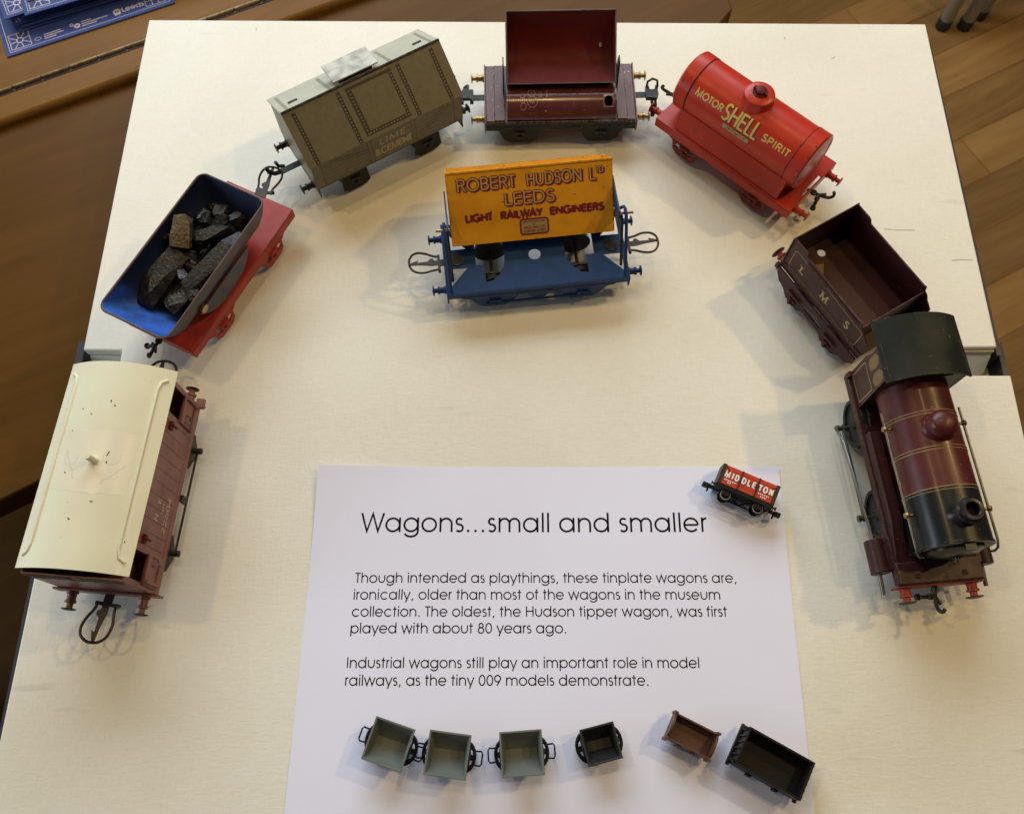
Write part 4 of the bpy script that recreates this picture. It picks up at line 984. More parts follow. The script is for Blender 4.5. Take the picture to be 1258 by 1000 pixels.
lump(30, 6, 39, (12, 12, 9), (8, 0, 40), M['coal_dull'], 'small dark coal cube in the middle of the far end of the tub', 6)
lump(30, -6, 40, (14, 10, 9), (-8, 6, -20), M['coal_dull'], 'small brown coal piece at the right of the far end of the tub', 7)
lump(-3, -3, 44, (8, 3.5, 4), (0, -20, 0), M['coal'], 'tiny bright chip of coal between the two long bars', 8)
lump(-26, 1, 36, (34, 15, 8), (0, 0, 12), M['coal_dull'], 'low flat brown coal piece lying between the two long slabs', 9)
lump(-3, 21, 48, (17, 4, 4), (25, 0, -50), M['coal_dull'], 'thin coal splinter leaning against the tub wall beside the tan block', 10)
lump(-38, -5, 37, (18, 12, 8), (0, 5, -15), M['coal_dull'], 'dark coal lump beside the bright blue end of the tub', 11)
lump(14, 9, 36, (26, 20, 8), (0, 0, 10), M['coal_dull'], 'flat dark coal slab under the small cubes at the far end', 12)


rnd_ = random.Random(11)
for i, (lx, ly, z) in enumerate(((-8, 3, 43), (-14, -1, 42), (3, 4, 45), (20, 10, 44), (8, 18, 43), (-22, 0, 43), (-50 + 20, -13, 42), (33, 14, 39), (24, -1, 45))):
    lump(lx, ly, z, (rnd_.uniform(7, 13), rnd_.uniform(6, 9), rnd_.uniform(5, 7)), (rnd_.uniform(-25, 25), rnd_.uniform(-25, 25), rnd_.uniform(0, 180)), M['coal_dull'] if i % 3 else M['coal'],
         'small loose lump of black coal among the larger pieces in the blue tub', 20 + i)


# ------------------------------------------------------------------ brake van
def build_van():
    t = place('van', 'brake_van', 'red brown brake van with a cream curved roof and a small chimney')
    L, W, ze = 60, 28.5, 67
    MB().box(-L, L, -W, W, 24, 25.5).box(-L, L, -W, -W + 1, 18, 23.9).box(-L, L, W - 1, W, 18, 23.9).build('chassis', M['bauxite'], t, bevel=.3)
    for s in (-1, 1):
        MB().box(min(s * L, s * (L + 1.5)), max(s * L, s * (L + 1.5)), -W - 3, W + 3, 17, 25.8).build('headstock', M['bauxite'], t, bevel=.4)
        for y in (-21.5, 21.5): buffer(t, s * (L + 1.5), y, 20, s, M['bauxite'], M['steel'], ln=11, r=2.7, rh=4.2)
        for q in (-1, 1): guard(t, s * 33, W - 3, q, M['black'], ztop=20, wt=16, wb=9, zb=5)
        loop_coupling(t, s * (L + 1), 18, s, s, -6 if s < 0 else 4, 1.12)
    wheels(t, (-33, 33), 19, 11.5, M['black'])
    for x in (-33, 33):
        for q in (-1, 1): MB().lathe((x, q * (W - 3), 11), (0, q, 0), [(8, 0), (8, .8), (3, 1.4), (2, 1.8), (2, 7), (1.2, 7.4)], 20).build('axle_boss', M['steel'], t)
    MB().tube([(-33, -W - 1, 10), (33, -W - 1, 10)], .8, 8).box(-2, 2, -W - 1.6, -W + 1, 9.4, 18).build('brake_rod', M['black'], t)
    # body sides with open verandah openings, one mesh per side
    for q in (-1, 1):
        fr = (lambda u, v, h=0: Vector((u, -W - h, v))) if q < 0 else (lambda u, v, h=0: Vector((-u, W + h, v)))
        sd = MB().plate([(-L, 25.6), (L, 25.6), (L, ze), (-L, ze)], [[(-57, 44), (-41, 44), (-41, 64), (-57, 64)], [(41, 44), (57, 44), (57, 64), (41, 64)]] if q < 0 else [], 1.0, fr).build('side', M['bauxite'], t)
        if q < 0:
            g = MB()
            for k in range(11): ribbon(g, [(-36.5 + k * 7.3, 26.5), (-36.5 + k * 7.3, 66)], .45, fr, .06)
            g.build('plank_line', M['shade_ink'], sd)
            m = MB()
            text(m, 'N', fr, -21, 43.5, 4.4, .75, width=4.0, h=.1); text(m, 'E', fr, -11, 43.5, 4.4, .75, width=3.2, h=.1)
            text(m, '10T', fr, -16, 37.5, 3.0, .45, width=7, h=.1); text(m, '22604', fr, -26, 30, 4.6, .7, width=22, h=.1)
            m.build('lettering', M['white_ink'], sd)
            for s in (-1, 1):
                dr = MB().box(s * 49 - 9, s * 49 + 9, -W - 1.6, -W - .2, 26, 45).build('door', M['bauxite'], sd, bevel=.3)
                MB().tube([(s * 49 - 8, -W - 1.9, 30), (s * 49 + 5, -W - 2.2, 30)], .8, 8).tube([(s * 56, -W - 2.2, 27), (s * 56, -W - 2.6, 45)], 1.0, 8).build('door_strap', M['bauxite'], dr)
                hx = s * 44
                MB().tube([(hx - 2.4, -W - 1.8, 40), (hx - 2.4, -W - 3, 37), (hx, -W - 3.4, 35.8), (hx + 2.4, -W - 3, 37), (hx + 2.4, -W - 1.8, 40)], .5, 6).build('handle', M['rod'], dr)
                MB().box(s * 34 - 2.5, s * 34 + 2.5, -W - 1.8, -W - .1, 54, 57).tube([(s * 34, -W - 2, 56), (s * 34, -W - 2.4, 51)], .8, 6).build('hinge_bracket', M['oxide'], sd)
            MB().box(L - 3, L + 3, -W - 5, -W - .1, 24, 27).build('step', M['bauxite'], t)
    for s in (-1, 1):
        fr = (lambda u, v, h=0: Vector((L + h, u, v))) if s > 0 else (lambda u, v, h=0: Vector((-L - h, -u, v)))
        e = MB().plate([(-W + 1, 25.6), (W - 1, 25.6), (W - 1, ze), (-W + 1, ze)], [], 1.0, fr).build('end_wall', M['bauxite'], t)
        MB().plate([(-25, 57), (25, 57), (25, 66.5), (-25, 66.5)], [[(-3, 57.6), (3, 57.6), (3, 66), (-3, 66)]], .3, (lambda f: lambda u, v, h=0: f(u, v, h + .35))(fr)).build('end_gap_shade', M['dark'], e)  # dark panel painted in for the shaded gap under the roof
        g = MB()
        for k in range(-3, 4): ribbon(g, [(k * 7, 26.5), (k * 7, 57.5)], .5, fr, .06)
        ribbon(g, [(-27, 33), (27, 33)], .5, fr, .08)
        g.build('plank_line', M['shade_ink'], e)
        MB().box(min(s * 40, s * 40.8), max(s * 40, s * 40.8), -W + 1.2, W - 1.2, 25.6, ze).build('cabin_wall', M['bauxite'], t)
    # roof
    rb = MB(); n = 16; hw = 31.2; zc = 76.5
    def rz(y): return ze + .6 + (zc - ze) * (1 - (abs(y) / hw) ** 2.1)
    x0, x1 = -57.5, 63.5
    ys = [-hw + 2 * hw * k / n for k in range(n + 1)]
    rb.loft([[(x, y, rz(y)) for y in ys] for x in (x0, x0 + 3, x1 - 3, x1)], closed=False)
    rf = rb.build('roof', M['cream'], t, solid=1.0)
    def rfr(u, v, h=0): return Vector((u, v, rz(v) + .5 + h))
    rr_ = MB()
    for s in (-1, 1):
        pth = [(x0 + 7, s * 28), (x0 + 9, s * 25.2), (x0 + 14, s * 24), (0, s * 24), (x1 - 14, s * 24), (x1 - 9, s * 25.2), (x1 - 7, s * 28)]
        rr_.tube([tuple(rfr(u, v, .1)) for u, v in pth], 1.0, 10)
    rr_.build('rainstrip', M['cream'], rf)
    pt = MB(); rnd = random.Random(3)
    U = [-15 + 36 * k / 24 for k in range(25)]; Vv = [-21 + 43 * k / 20 for k in range(21)]
    ed = lambda v, s: 1.5 * noise.noise(Vector((v * .13, s, 0)))
    pt.loft([[tuple(rfr((u + (ed(v, 2) if u > 18 else 2.6 * ed(v, 9) if u < -12 else 0)), v, .05)) for v in Vv] for u in U], closed=False)
    pt.build('repaint_patch', M['patch'], rf)
    for s_ in (-1, 1):
        pt = MB(); pt.loft([[tuple(rfr(u, s_ * v, .04)) for v in ((25.2, 26.8, 28.4, 30.6) if s_ < 0 else (30.6, 28.4, 26.8, 25.2))][::-1] for u in (x0 + .6, x0 + 12, -20, 3, 25, x1 - 12, x1 - .6)], closed=False); pt.build('pale_roof_strip', M['patch'], rf)  # strip along each roof side, paler than the rest of the roof
    for v0 in (-1.5, 1.2):
        lap = MB(); ribbon(lap, [(-8 + k * 1.6 if v0 > 0 else -10 + k * 1.1, 8 + k * .9 + 1.2 * noise.noise(Vector((k * .5, v0, 0)))) if v0 > 0 else (-10 + k * 1.1, -7 - k * 1.0 + 1.3 * noise.noise(Vector((k * .5, v0, 0)))) for k in range(12)], .25, rfr, .08); lap.build('paint_lap', M['lap'], rf)
    for cu, cv, cr0 in ((4, 13, 4.2), (6, -10, 4.6)):
        lap = MB(); ribbon(lap, A(cu, cv, cr0, cr0, 30, 300, 20), .18, rfr, .09); lap.build('paint_lap', M['lap'], rf)
    MB().lathe((3, -1, rz(0) - .2), (0, 0, 1), [(2.8, 0), (2.4, 1.6), (1.9, 2.2), (1.9, 8.8), (1.6, 9.2), (.05, 9.2)], 18).build('chimney', M['cream'], rf)
    cm = MB()
    for (u, v, a, b_) in ((38, -2, 1.5, 20), (36, -5, 1.2, 60), (30, 8, .8, 0), (-31, 4, 1.6, 50), (33, 14, .7, 0), (-20, -6, 1.6, 95), (20, 17, .7, 30), (9, -8, 3, 160), (2, -8, 1.4, 10), (-40, -26, .8, 0), (-5, 14, 1.2, 40)):
        ribbon(cm, [(u, v), (u + a * math.cos(R(b_)), v + a * math.sin(R(b_)))], .6, rfr, .12)
    cm.build('paint_chip', M['shade_ink'], rf)
build_van()


# ------------------------------------------------------------------ locomotive and tender
def build_loco():
    t = place('loco', 'toy_locomotive', 'crimson and black tinplate steam locomotive with dome and chimney', 'toy locomotive')
    F0, F1, W, zf = -62, 73, 25.5, 30
    MB().box(F0, F1, -W, W, zf - 2, zf).box(F0, F1, -W, -W + 1.2, zf - 6, zf - 2).box(F0, F1, W - 1.2, W, zf - 6, zf - 2).build('footplate', M['crimson_dark'], t, bevel=.4)
    for s in (-1, 1):   # splasher / valance strips beside the boiler
        MB().hexa([(-20, s * 17, zf), (60, s * 17, zf), (60, s * 24.4, zf), (-20, s * 24.4, zf), (-20, s * 17, zf + 7), (36, s * 17, zf + 7), (36, s * 24.2, zf + 7), (-20, s * 24.2, zf + 7)] if s > 0 else
                  [(-20, s * 24.4, zf), (60, s * 24.4, zf), (60, s * 17, zf), (-20, s * 17, zf), (-20, s * 24.2, zf + 7), (36, s * 24.2, zf + 7), (36, s * 17, zf + 7), (-20, s * 17, zf + 7)]).build('splasher', M['crimson_dark'], t, bevel=.6)
        buffer(t, F1, s * 20, 23, 1, M['red_base'], M['steel'], ln=10, r=3, rh=5)
        cyl = MB().loft([[(x, s * 31 + 5.6 * math.cos(a * math.pi / 10), 22 + 7 * math.sin(a * math.pi / 10)) for a in range(20)] for x in (44, 64)], True, True, True).box(45, 63, min(s * 20, s * 30), max(s * 20, s * 30), 17, 27.6)
        c = cyl.build('cylinder', M['crimson_dark'], t, bevel=.5)
        MB().tube([(63, s * 31, 20), (76, s * 31, 18.5)], 1.3, 10).build('piston_rod', M['rod'], c)
        MB().tube([(44, s * 30.5, 21), (30, s * 30.5, 20)], 1.2, 10).build('crosshead_rod', M['rod'], t)
        for x in (-33, 27):
            wl = MB().lathe((x, s * 20, 15.5), (0, s, 0), [(16.6, -2), (16.6, -1), (15.5, -.6), (15.3, 3), (13.2, 3), (12.8, 1.6), (4, 1.8), (3.4, 3.4), (.05, 3.4)], 32).build('driving_wheel', M['black'], t)
            MB().lathe((x, s * 23, 8), (0, s, 0), [(1.6, 0), (1.6, 6), (2.2, 6.2), (2.2, 8), (.05, 8.2)], 12).build('crank_pin', M['rod'], wl)
        MB().box(-35, 29, min(s * 26.6, s * 27.6), max(s * 26.6, s * 27.6), 6.6, 9.6).build('coupling_rod', M['rod'], t)
        MB().tube([(-33, s * 30, 8), (30, s * 31, 20)], .75, 8).build('connecting_rod', M['rod'], t)
        MB().tube([(-33, s * 33, 10), (-20, s * 33.5, 20), (30, s * 31.5, 22)], .6, 8).build('valve_rod', M['rod'], t)
    MB().box(-45, 40, -17, 17, 10, 27.8).build('motor_frame', M['smoke'], t)
    MB().box(F1 - .4, F1 + 1, -W - .5, W + .5, 18, 27.6).build('buffer_beam', M['red_base'], t, bevel=.3)
    MB().box(60, F1 - .6, -W + .6, W - .6, zf + .05, zf + 1).build('front_step', M['crimson_dark'], t, bevel=.3)
    for y in (-14, 14): MB().box(67, 70, y - 1.6, y + 1.6, zf + .9, zf + 1.15).build('footplate_slot', M['dark'], t)
    # boiler and smokebox
    ax, Rb = 53, 20.3
    b = MB().lathe((0, 0, ax), (1, 0, 0), [(Rb, -37.8), (Rb, 27)], 64).build('boiler', M['crimson'], t)
    sbx = MB().lathe((0, 0, ax), (1, 0, 0), [(Rb + .25, 27.05), (Rb + .25, 57), (Rb + .9, 57.2), (Rb + .9, 58.6), (Rb - .4, 59), (Rb - 1.4, 58.6)], 64).box(28, 57, -15, 15, zf + 1, 40).build('smokebox', M['smoke'], t)
    dr = MB().lathe((0, 0, ax), (1, 0, 0), [(15.6, 58.7), (15.4, 60), (12, 61.8), (6, 62.8), (.05, 63)], 40).build('smokebox_door', M['smoke'], sbx)
    MB().tube([(63, -4, ax), (63, 4, ax)], .7, 8).tube([(63, 0, ax), (64, 0, ax - 6)], .7, 8).lathe((62.4, 0, ax), (1, 0, 0), [(1.6, 0), (1.6, 2.2), (.05, 2.4)], 12).box(59, 61.5, -9, -5, ax - 19, ax - 17.6).build('door_handle', M['smoke'], dr)
    MB().box(58.8, 62.4, -3, 3, ax + 16, ax + 18).build('door_hinge', M['smoke'], dr)
    for x in (-17.5, 4.0, 27.4):
        rg = MB()
        for dx in (-.9, .9):
            rg.tube([(x + dx, (Rb + .1) * math.cos(2 * math.pi * k / 64), ax + (Rb + .1) * math.sin(2 * math.pi * k / 64)) for k in range(64)], .22, 6, True)
        rg.build('boiler_lining', M['dull_gold'], b)
    MB().lathe((-8, 0, ax + Rb - 2.2), (0, 0, 1), [(10, 0), (9.4, 1.8), (8.6, 2.6), (8.5, 5.2), (8.0, 8), (6.4, 10.2), (3.6, 11.5), (.05, 11.9)], 40).build('dome', M['crimson'], b)
    MB().lathe((43, 0, ax + Rb - 2.6), (0, 0, 1), [(9.6, 0), (8.2, 1.8), (6.6, 4.2), (5.9, 6.5), (5.7, 7.6), (7.2, 8.0), (7.3, 9.0), (6.0, 9.4), (5.6, 11.6), (5.9, 12.0), (5.7, 12.7), (4.2, 12.9), (3.7, 12.4), (3.5, 6), (.05, 6)], 40).build('chimney', M['smoke'], sbx)
    MB().lathe((43, 0, ax + Rb + 3.6), (0, 0, 1), [(.05, 0), (3.48, 0), (3.48, .3), (.05, .3)], 30).build('chimney_bore', M['dark'], sbx)
    for s in (-1, 1):  # hand rails
        y, z = s * (Rb + 3.2), ax + 4
        r_ = MB().tube([(-24, y, z), (56, y, z), (60, y * .98, z - 1), (61.5, y * .92, z - 2.5), (61.5, y * .8, z - 4)], .75, 10).build('hand_rail', M['rod'], t)
        for x in (-14, 38):
            MB().lathe((x, s * (Rb - .4), z - .6), (0, s, .12), [(1, 0), (.9, 2.4), (1.5, 3.0), (2.1, 4.1), (1.5, 5.2), (.05, 5.7)], 14).build('rail_knob', M['brass'], r_)
    # cab
    ze = 78; cw = 23.4; c0, c1 = -71, -38
    for s in (-1, 1):
        fr = (lambda u, v, h=0: Vector((u, -cw - h, v))) if s < 0 else (lambda u, v, h=0: Vector((-u, cw + h, v)))
        q = 1 if s < 0 else -1
        outer = [(q * F0, zf - 1), (q * c1, zf - 1), (q * c1, ze), (q * -60, ze), (q * -60, 64), (q * -62, 56), (q * F0, 54)]
        if s > 0: outer = outer[::-1]
        cs = MB().plate(outer, [], 1.0, fr).build('cab_side', M['crimson_dark'], t)
        m = MB()
        for wx in (-54, -44):
            w_ = [(q * (wx - 4), 60), (q * (wx - 1), 57), (q * (wx + 3), 58), (q * (wx + 4), 65), (q * (wx + 3), 70), (q * (wx - 1), 72), (q * (wx - 4), 69)]
            if s > 0: w_ = w_[::-1]
            m.add([fr(u, v, .06) for u, v in w_], [tuple(range(7))])
        m.build('cab_window', M['tan_print'], cs)
        m = MB(); p = [(q * -59, 33), (q * -41, 33), (q * -41, 53.5), (q * -59, 53.5), (q * -59, 33)]; ribbon(m, p, .5, fr, .08); m.build('cab_lining', M['dull_gold'], cs)
    def crz(y): return ze - 2 + 8.5 * (1 - (abs(y) / (cw + 1.6)) ** 2.2)
    ys = [-(cw + 1.6) + 2 * (cw + 1.6) * k / 18 for k in range(19)]
    MB().loft([[(x, y, crz(y)) for y in ys] for x in (c0 - 4, c0, c1 + 1, c1 + 2.4)], closed=False).build('cab_roof', M['black_roof'], t, solid=1.2)
    frn = lambda u, v, h=0: Vector((c1 + h, u, v))
    arch = [(y, crz(y) - 1) for y in ys]
    front = [(-cw, zf), (cw, zf)] + arch[::-1]
    wins = [[(s * 12 + 5.4 * math.cos(2 * math.pi * k / 16), 76.6 + 2.6 * math.sin(2 * math.pi * k / 16)) for k in range(16)] for s in (-1, 1)]
    MB().plate(front, wins, 1.0, frn).build('cab_front', M['crimson_dark'], t)
    MB().box(F0, F0 + 3, -cw - 2.5, -cw - .3, zf - 3, zf + 4).build('cab_step', M['crimson_dark'], t)
    drop_coupling(t, F1 + 1, 20, 1, M['black'], swing=-18)
build_loco()

def build_tender():
    t = place('tender', 'toy_tender', 'dark crimson open topped tender lettered LMS behind the locomotive', 'toy tender')
    L, W, zt = 40.5, 26, 55
    MB().plate([(-L, -W), (L, -W), (L, W), (-L, W)], [circ(-33.5, 2, 2.9, 18)], 1, lambda u, v, h=0: Vector((u, v, 27 + h))).build('tank_floor', M['crimson_dark'], t)
    for s in (-1, 1):
        fr = (lambda u, v, h=0: Vector((u, -W - h, v))) if s < 0 else (lambda u, v, h=0: Vector((-u, W + h, v)))
        q = 1 if s < 0 else -1
        o1 = [(-L, 24), (L, 24), (L, 42), (35, 46), (33, 49), (30, 50.5), (29, zt - .5), (27, zt - 1.2), (-24, zt - 1.2), (-26, zt - 1), (-27.5, zt + 1.6), (-29, zt + 2.2), (-L, zt + 2.2)]
        if s > 0: o1 = [(-u, v) for u, v in o1][::-1]
        sd = MB().plate(o1, [], 1.0, fr).build('side', M['crimson_dark'], t, bevel=.2)
        MB().tube([tuple(fr(q * -24, zt - 4.5, .2)), tuple(fr(q * 27, zt - 4.5, .2))], 1.0, 8).build('bead', M['crimson_dark'], sd)
        MB().tube([tuple(fr(q * -L, 30, .2)), tuple(fr(q * L, 30, .2))], .8, 8).build('bead', M['crimson_dark'], sd)
        # frames with spring cut-outs
        o2 = [(-L, 24), (-L, 19), (-36, 13), (-30, 11), (-25, 5.5), (-13, 5.5), (-9, 10), (9, 10), (13, 5.5), (25, 5.5), (30, 11), (36, 12), (L, 18), (L, 24)]
        fm = MB().plate(o2, [[(-9, 14), (9, 14), (8, 17), (3, 19.6), (-3, 19.6), (-8, 17)]], 1.0, (lambda s: lambda u, v, h=0: Vector((u, -W - 1.6 - h, v)) if s < 0 else Vector((-u, W + 1.6 + h, v)))(s)).build('frame', M['crimson_dark'], t)
        for x in (-19, 19):
            yy = s * (W + 1.5)
            MB().lathe((x, yy, 11), (0, s, 0), [(1.6, 0), (1.6, 4), (1.1, 4.4)], 12).box(x - 6, x + 6, min(yy, yy + s * 1.8), max(yy, yy + s * 1.8), 15, 17).box(x - 3, x + 3, min(yy, yy + s * 2.2), max(yy, yy + s * 2.2), 8, 13).build('axle_box', M['crimson_dark'], fm)
        buffer(t, -L - 1, s * 20, 22, -1, M['red_base'], M['crimson_dark'], ln=10, r=2.8, rh=5)
        if s < 0:
            m = MB()
            b = A(31, 32.5, 2, 1.5, -90, 0, 4) + A(31, 45, 2, 2, 0, 90, 4) + A(-34, 48, 2, 2, 90, 180, 4) + A(-34, 33, 2, 2, 180, 270, 4)
            ribbon(m, b + [b[0]], .38, fr, .08); m.build('lining', M['dull_gold'], sd)
            m = MB()
            for ch, u in (('L', -24), ('M', -1), ('S', 22)):
                text(m, ch, fr, u - 1.0, 36.6, 6.6, 1.25, width=4.2 if ch != 'M' else 6.6, align='c', h=.1)
                if ch != 'S':
                    for (a_, b_) in (((u - 4.2, u - .6),) if ch == 'L' else ((u - 5.2, u - 2.2), (u + .4, u + 3.4))): ribbon(m, [(a_, 36.9), (b_, 36.9)], .5, fr, .14); ribbon(m, [(a_, 43), (b_, 43)], .5, fr, .14)
            m.build('lettering', M['dull_gold'], sd)
    MB().box(-L - 1, -L, -W - 1, W + 1, 24, zt + 2.2).box(-L - 1.6, -L - .9, -W - 1.5, W + 1.5, 18, 27).build('rear_panel', M['crimson_dark'], t, bevel=.3)
    MB().box(L - 11, L - 10, -W + .2, W - .2, 27, 50).build('front_panel', M['crimson_dark'], t, bevel=.3)
    MB().box(-L - 3, -L - .5, -W - 3, -W - .4, 22, 26.5).build('lamp_bracket', M['crimson_dark'], t, bevel=.3)
    m = MB(); m.add([(-34, -22, 27.1), (-26, -24.5, 27.1), (-8, -24.5, 27.1), (-14, -12, 27.1), (-26, -2, 27.1)], [(0, 1, 2, 3, 4)]); m.build('bare_patch', M['tan_print'], t)
    wheels(t, (-19, 19), 19, 11, M['smoke'])
build_tender()


# ------------------------------------------------------------------ small scale wagons on the paper
def pzw(x, y): return pz(x, y) + .08
def skip(kx, ky, ang, s, m, label, grp, loops=True, sz=1.0):
    t = thing('skip_wagon', label, 'model wagon', (kx, ky, pzw(kx, ky)), (0, 0, ang), grp)
    h = s / 2; zt, zb = 17.5, 5.5
    top = lambda o_, z: [(-h + o_, -h + o_, z), (h - o_, -h + o_, z), (h - o_, h - o_, z), (-h + o_, h - o_, z)]
    bw = 3.5
    bot = lambda o_, z: [(-h + 2.2 + o_, -bw + o_, z), (h - 2.2 - o_, -bw + o_, z), (h - 2.2 - o_, bw - o_, z), (-h + 2.2 + o_, bw - o_, z)]
    mid = lambda o_, z: [(-h + 1.6 + o_, -h * .72 + o_, z), (h - 1.6 - o_, -h * .72 + o_, z), (h - 1.6 - o_, h * .72 - o_, z), (-h + 1.6 + o_, h * .72 - o_, z)]
    b = MB().loft([bot(0, zb), mid(0, 10.5), top(0, zt), top(1.1, zt), mid(.9, 10.7), bot(.9, zb + .8)], True, True, True).build('skip_body', m, t, bevel=.2, sharp=25)
    for sd in (-1, 1):
        xe = h + 2.2
        p = [(sd * (h - 3 + 5.8 * math.cos(a)), 8.0 * math.sin(a), 5.4) for a in [R(-90 + 180 * k / 12) for k in range(13)]]
        f = MB().tube(p, 1.0, 8).tube([(sd * (h - 2), -7, 5.4), (sd * (h + 3), -2.5, 5.4)], .6, 6).tube([(sd * (h - 2), 7, 5.4), (sd * (h + 3), 2.5, 5.4)], .6, 6).box(min(sd * (h - 2), sd * (h + 3.4)), max(sd * (h - 2), sd * (h + 3.4)), -1.6, 1.6, 4.6, 6.0)
        f.tube([(sd * (h - .5), -5.5, 5.4), (sd * (h + .2), 0, 14), (sd * (h - .5), 5.5, 5.4)], .7, 6)
        f.build('end_frame', M['plastic'], t)
        if loops:
            MB().tube([(sd * (h + 2), -3.6, 5), (sd * (h + 6.2), -3.9, 5), (sd * (h + 7), -2.6, 5), (sd * (h + 7), 2.6, 5), (sd * (h + 6.2), 3.9, 5), (sd * (h + 2), 3.6, 5)], .5, 8).build('coupling_loop', M['plastic'], t)
    MB().box(-h + 2, h - 2, -6, -4.6, 3.4, 5.2).box(-h + 2, h - 2, 4.6, 6, 3.4, 5.2).build('sole_bar', M['plastic'], t)
    for x in (-5, 5):
        for q in (-1, 1): MB().lathe((x, q * 4, 3.2), (0, q, 0), [(3.2, -.6), (3.2, 0), (2.8, .1), (2.8, 1.2), (1, 1.3), (.05, 1.3)], 18).build('wheel', M['plastic'], t)
    return t
SG = 'grey skip wagons on the paper'
skip(-70.3, 1.0, -18, 23.8, M['skip_grey'], 'grey tipping skip at the left end of the row, turned askew', SG)
skip(-37.2, -4.5, -7.3, 23.8, M['skip_grey'], 'grey tipping skip in the middle of three, tilted slightly clockwise', SG)
skip(4.1, -3.8, 4, 24.0, M['skip_grey'], 'grey tipping skip standing nearly square beside the black skip', SG)
skip(48.3, 1.1, 13.8, 20.0, M['skip_black'], 'charcoal black tipping skip with open curved end frames', 'small black and brown model wagons', loops=False)

def small_brown():
    t = thing('open_wagon', 'little brown open wagon with rounded ends', 'model wagon', (100.4, 5.2, pzw(100, 5)), (0, 0, -26.4), 'small black and brown model wagons')
    hx, hy, z0, z1 = 12.0, 7.6, 5, 15
    b = MB()
    b.box(-hx, hx, -hy, -hy + 1.1, z0, z1).box(-hx, hx, hy - 1.1, hy, z0, z1).box(-hx, hx, -hy + 1.1, hy - 1.1, z0 + 1.8, z0 + 2.6)
    b.build('body', M['brown_plastic'], t, bevel=.2)
    for s in (-1, 1):
        arch = [(-hy, z0), (hy, z0), (hy, z1)] + A(0, z1 - 1, hy * .8, 4.2, 12, 168, 10) + [(-hy, z1)]
        MB().plate(arch, [], 1.2, (lambda s: lambda u, v, h=0: Vector((s * (hx + .1) + s * (h + 1.2), s * u, v)))(s)).build('end_board', M['brown_plastic'], t, bevel=.15)
        for y in (-hy - .2, hy + .2): MB().box(min(s * (hx - .2), s * (hx + 1.9)), max(s * (hx - .2), s * (hx + 1.9)), y - .7, y + .7, z0 - 1, z1 + .5).build('corner_post', M['brown_plastic'], t)
    for x in (-5, 4): MB().box(x - 1, x + 1, -hy - .9, -hy - .05, z0 - 1.5, z1 - 2).build('side_strap', M['brown_plastic'], t)
    for x in (-6, 6):
        for q in (-1, 1): MB().lathe((x, q * 4.2, 3.2), (0, q, 0), [(3.2, -.6), (3.2, 0), (2.8, .1), (2.8, 1.2), (.05, 1.3)], 18).build('wheel', M['plastic'], t)
    MB().box(-hx + 1, hx - 1, -5.8, 5.8, 3.2, 4.9).build('underframe', M['plastic'], t)
small_brown()

def small_black():
    t = thing('open_wagon', 'larger black open box wagon overlapping the right edge of the paper', 'model wagon', (143.7, -8.8, pzw(143, -8)), (0, 0, -29), 'small black and brown model wagons')
    hx, hy, z0, z1 = 19.5, 11, 5, 20
    MB().box(-hx, hx, -hy, -hy + 1.3, z0, z1).box(-hx, hx, hy - 1.3, hy, z0, z1).box(-hx, hx, -hy + 1.3, hy - 1.3, z0 + 2, z0 + 2.8).box(-hx, -hx + 1.3, -hy + 1.3, hy - 1.3, z0, z1).box(hx - 1.3, hx, -hy + 1.3, hy - 1.3, z0, z1).build('body', M['plastic'], t, bevel=.25)
    r = MB()
    for s in (-1, 1):
        for k in range(6): y = -9 + k * 3.6; r.box(min(s * hx, s * (hx + .9)), max(s * hx, s * (hx + .28)), y - .4, y + .4, z0, z1 - .5)
    r.build('end_rib', M['plastic'], t)
    for s in (-1, 1):
        MB().box(-hx - 2.6, -hx - .1, s * 9.6 - .8, s * 9.6 + .8, z1 - 3, z1 - 1.4).build('end_stop', M['plastic'], t)
        MB().box(min(s * (hx + .1), s * (hx + 1.6)), max(s * (hx + .1), s * (hx + 1.6)), -hy - 1.2, hy + 1.2, z0 - 1, z0 + 2.5).build('headstock', M['plastic'], t)
    for x in (-8, 8): MB().box(x - 1.2, x + 1.2, -hy - 1.3, -hy - .05, z0 - 1, z0 + 6).build('side_strap', M['plastic'], t)
    MB().box(-hx + 1, hx - 1, -7, 7, 3.2, 4.9).build('underframe', M['plastic'], t)
    for x in (-10, 10):
        for q in (-1, 1): MB().lathe((x, q * 4.4, 3.4), (0, q, 0), [(3.4, -.6), (3.4, 0), (3, .1), (3, 1.2), (.05, 1.3)], 18).build('wheel', M['plastic'], t)
small_black()

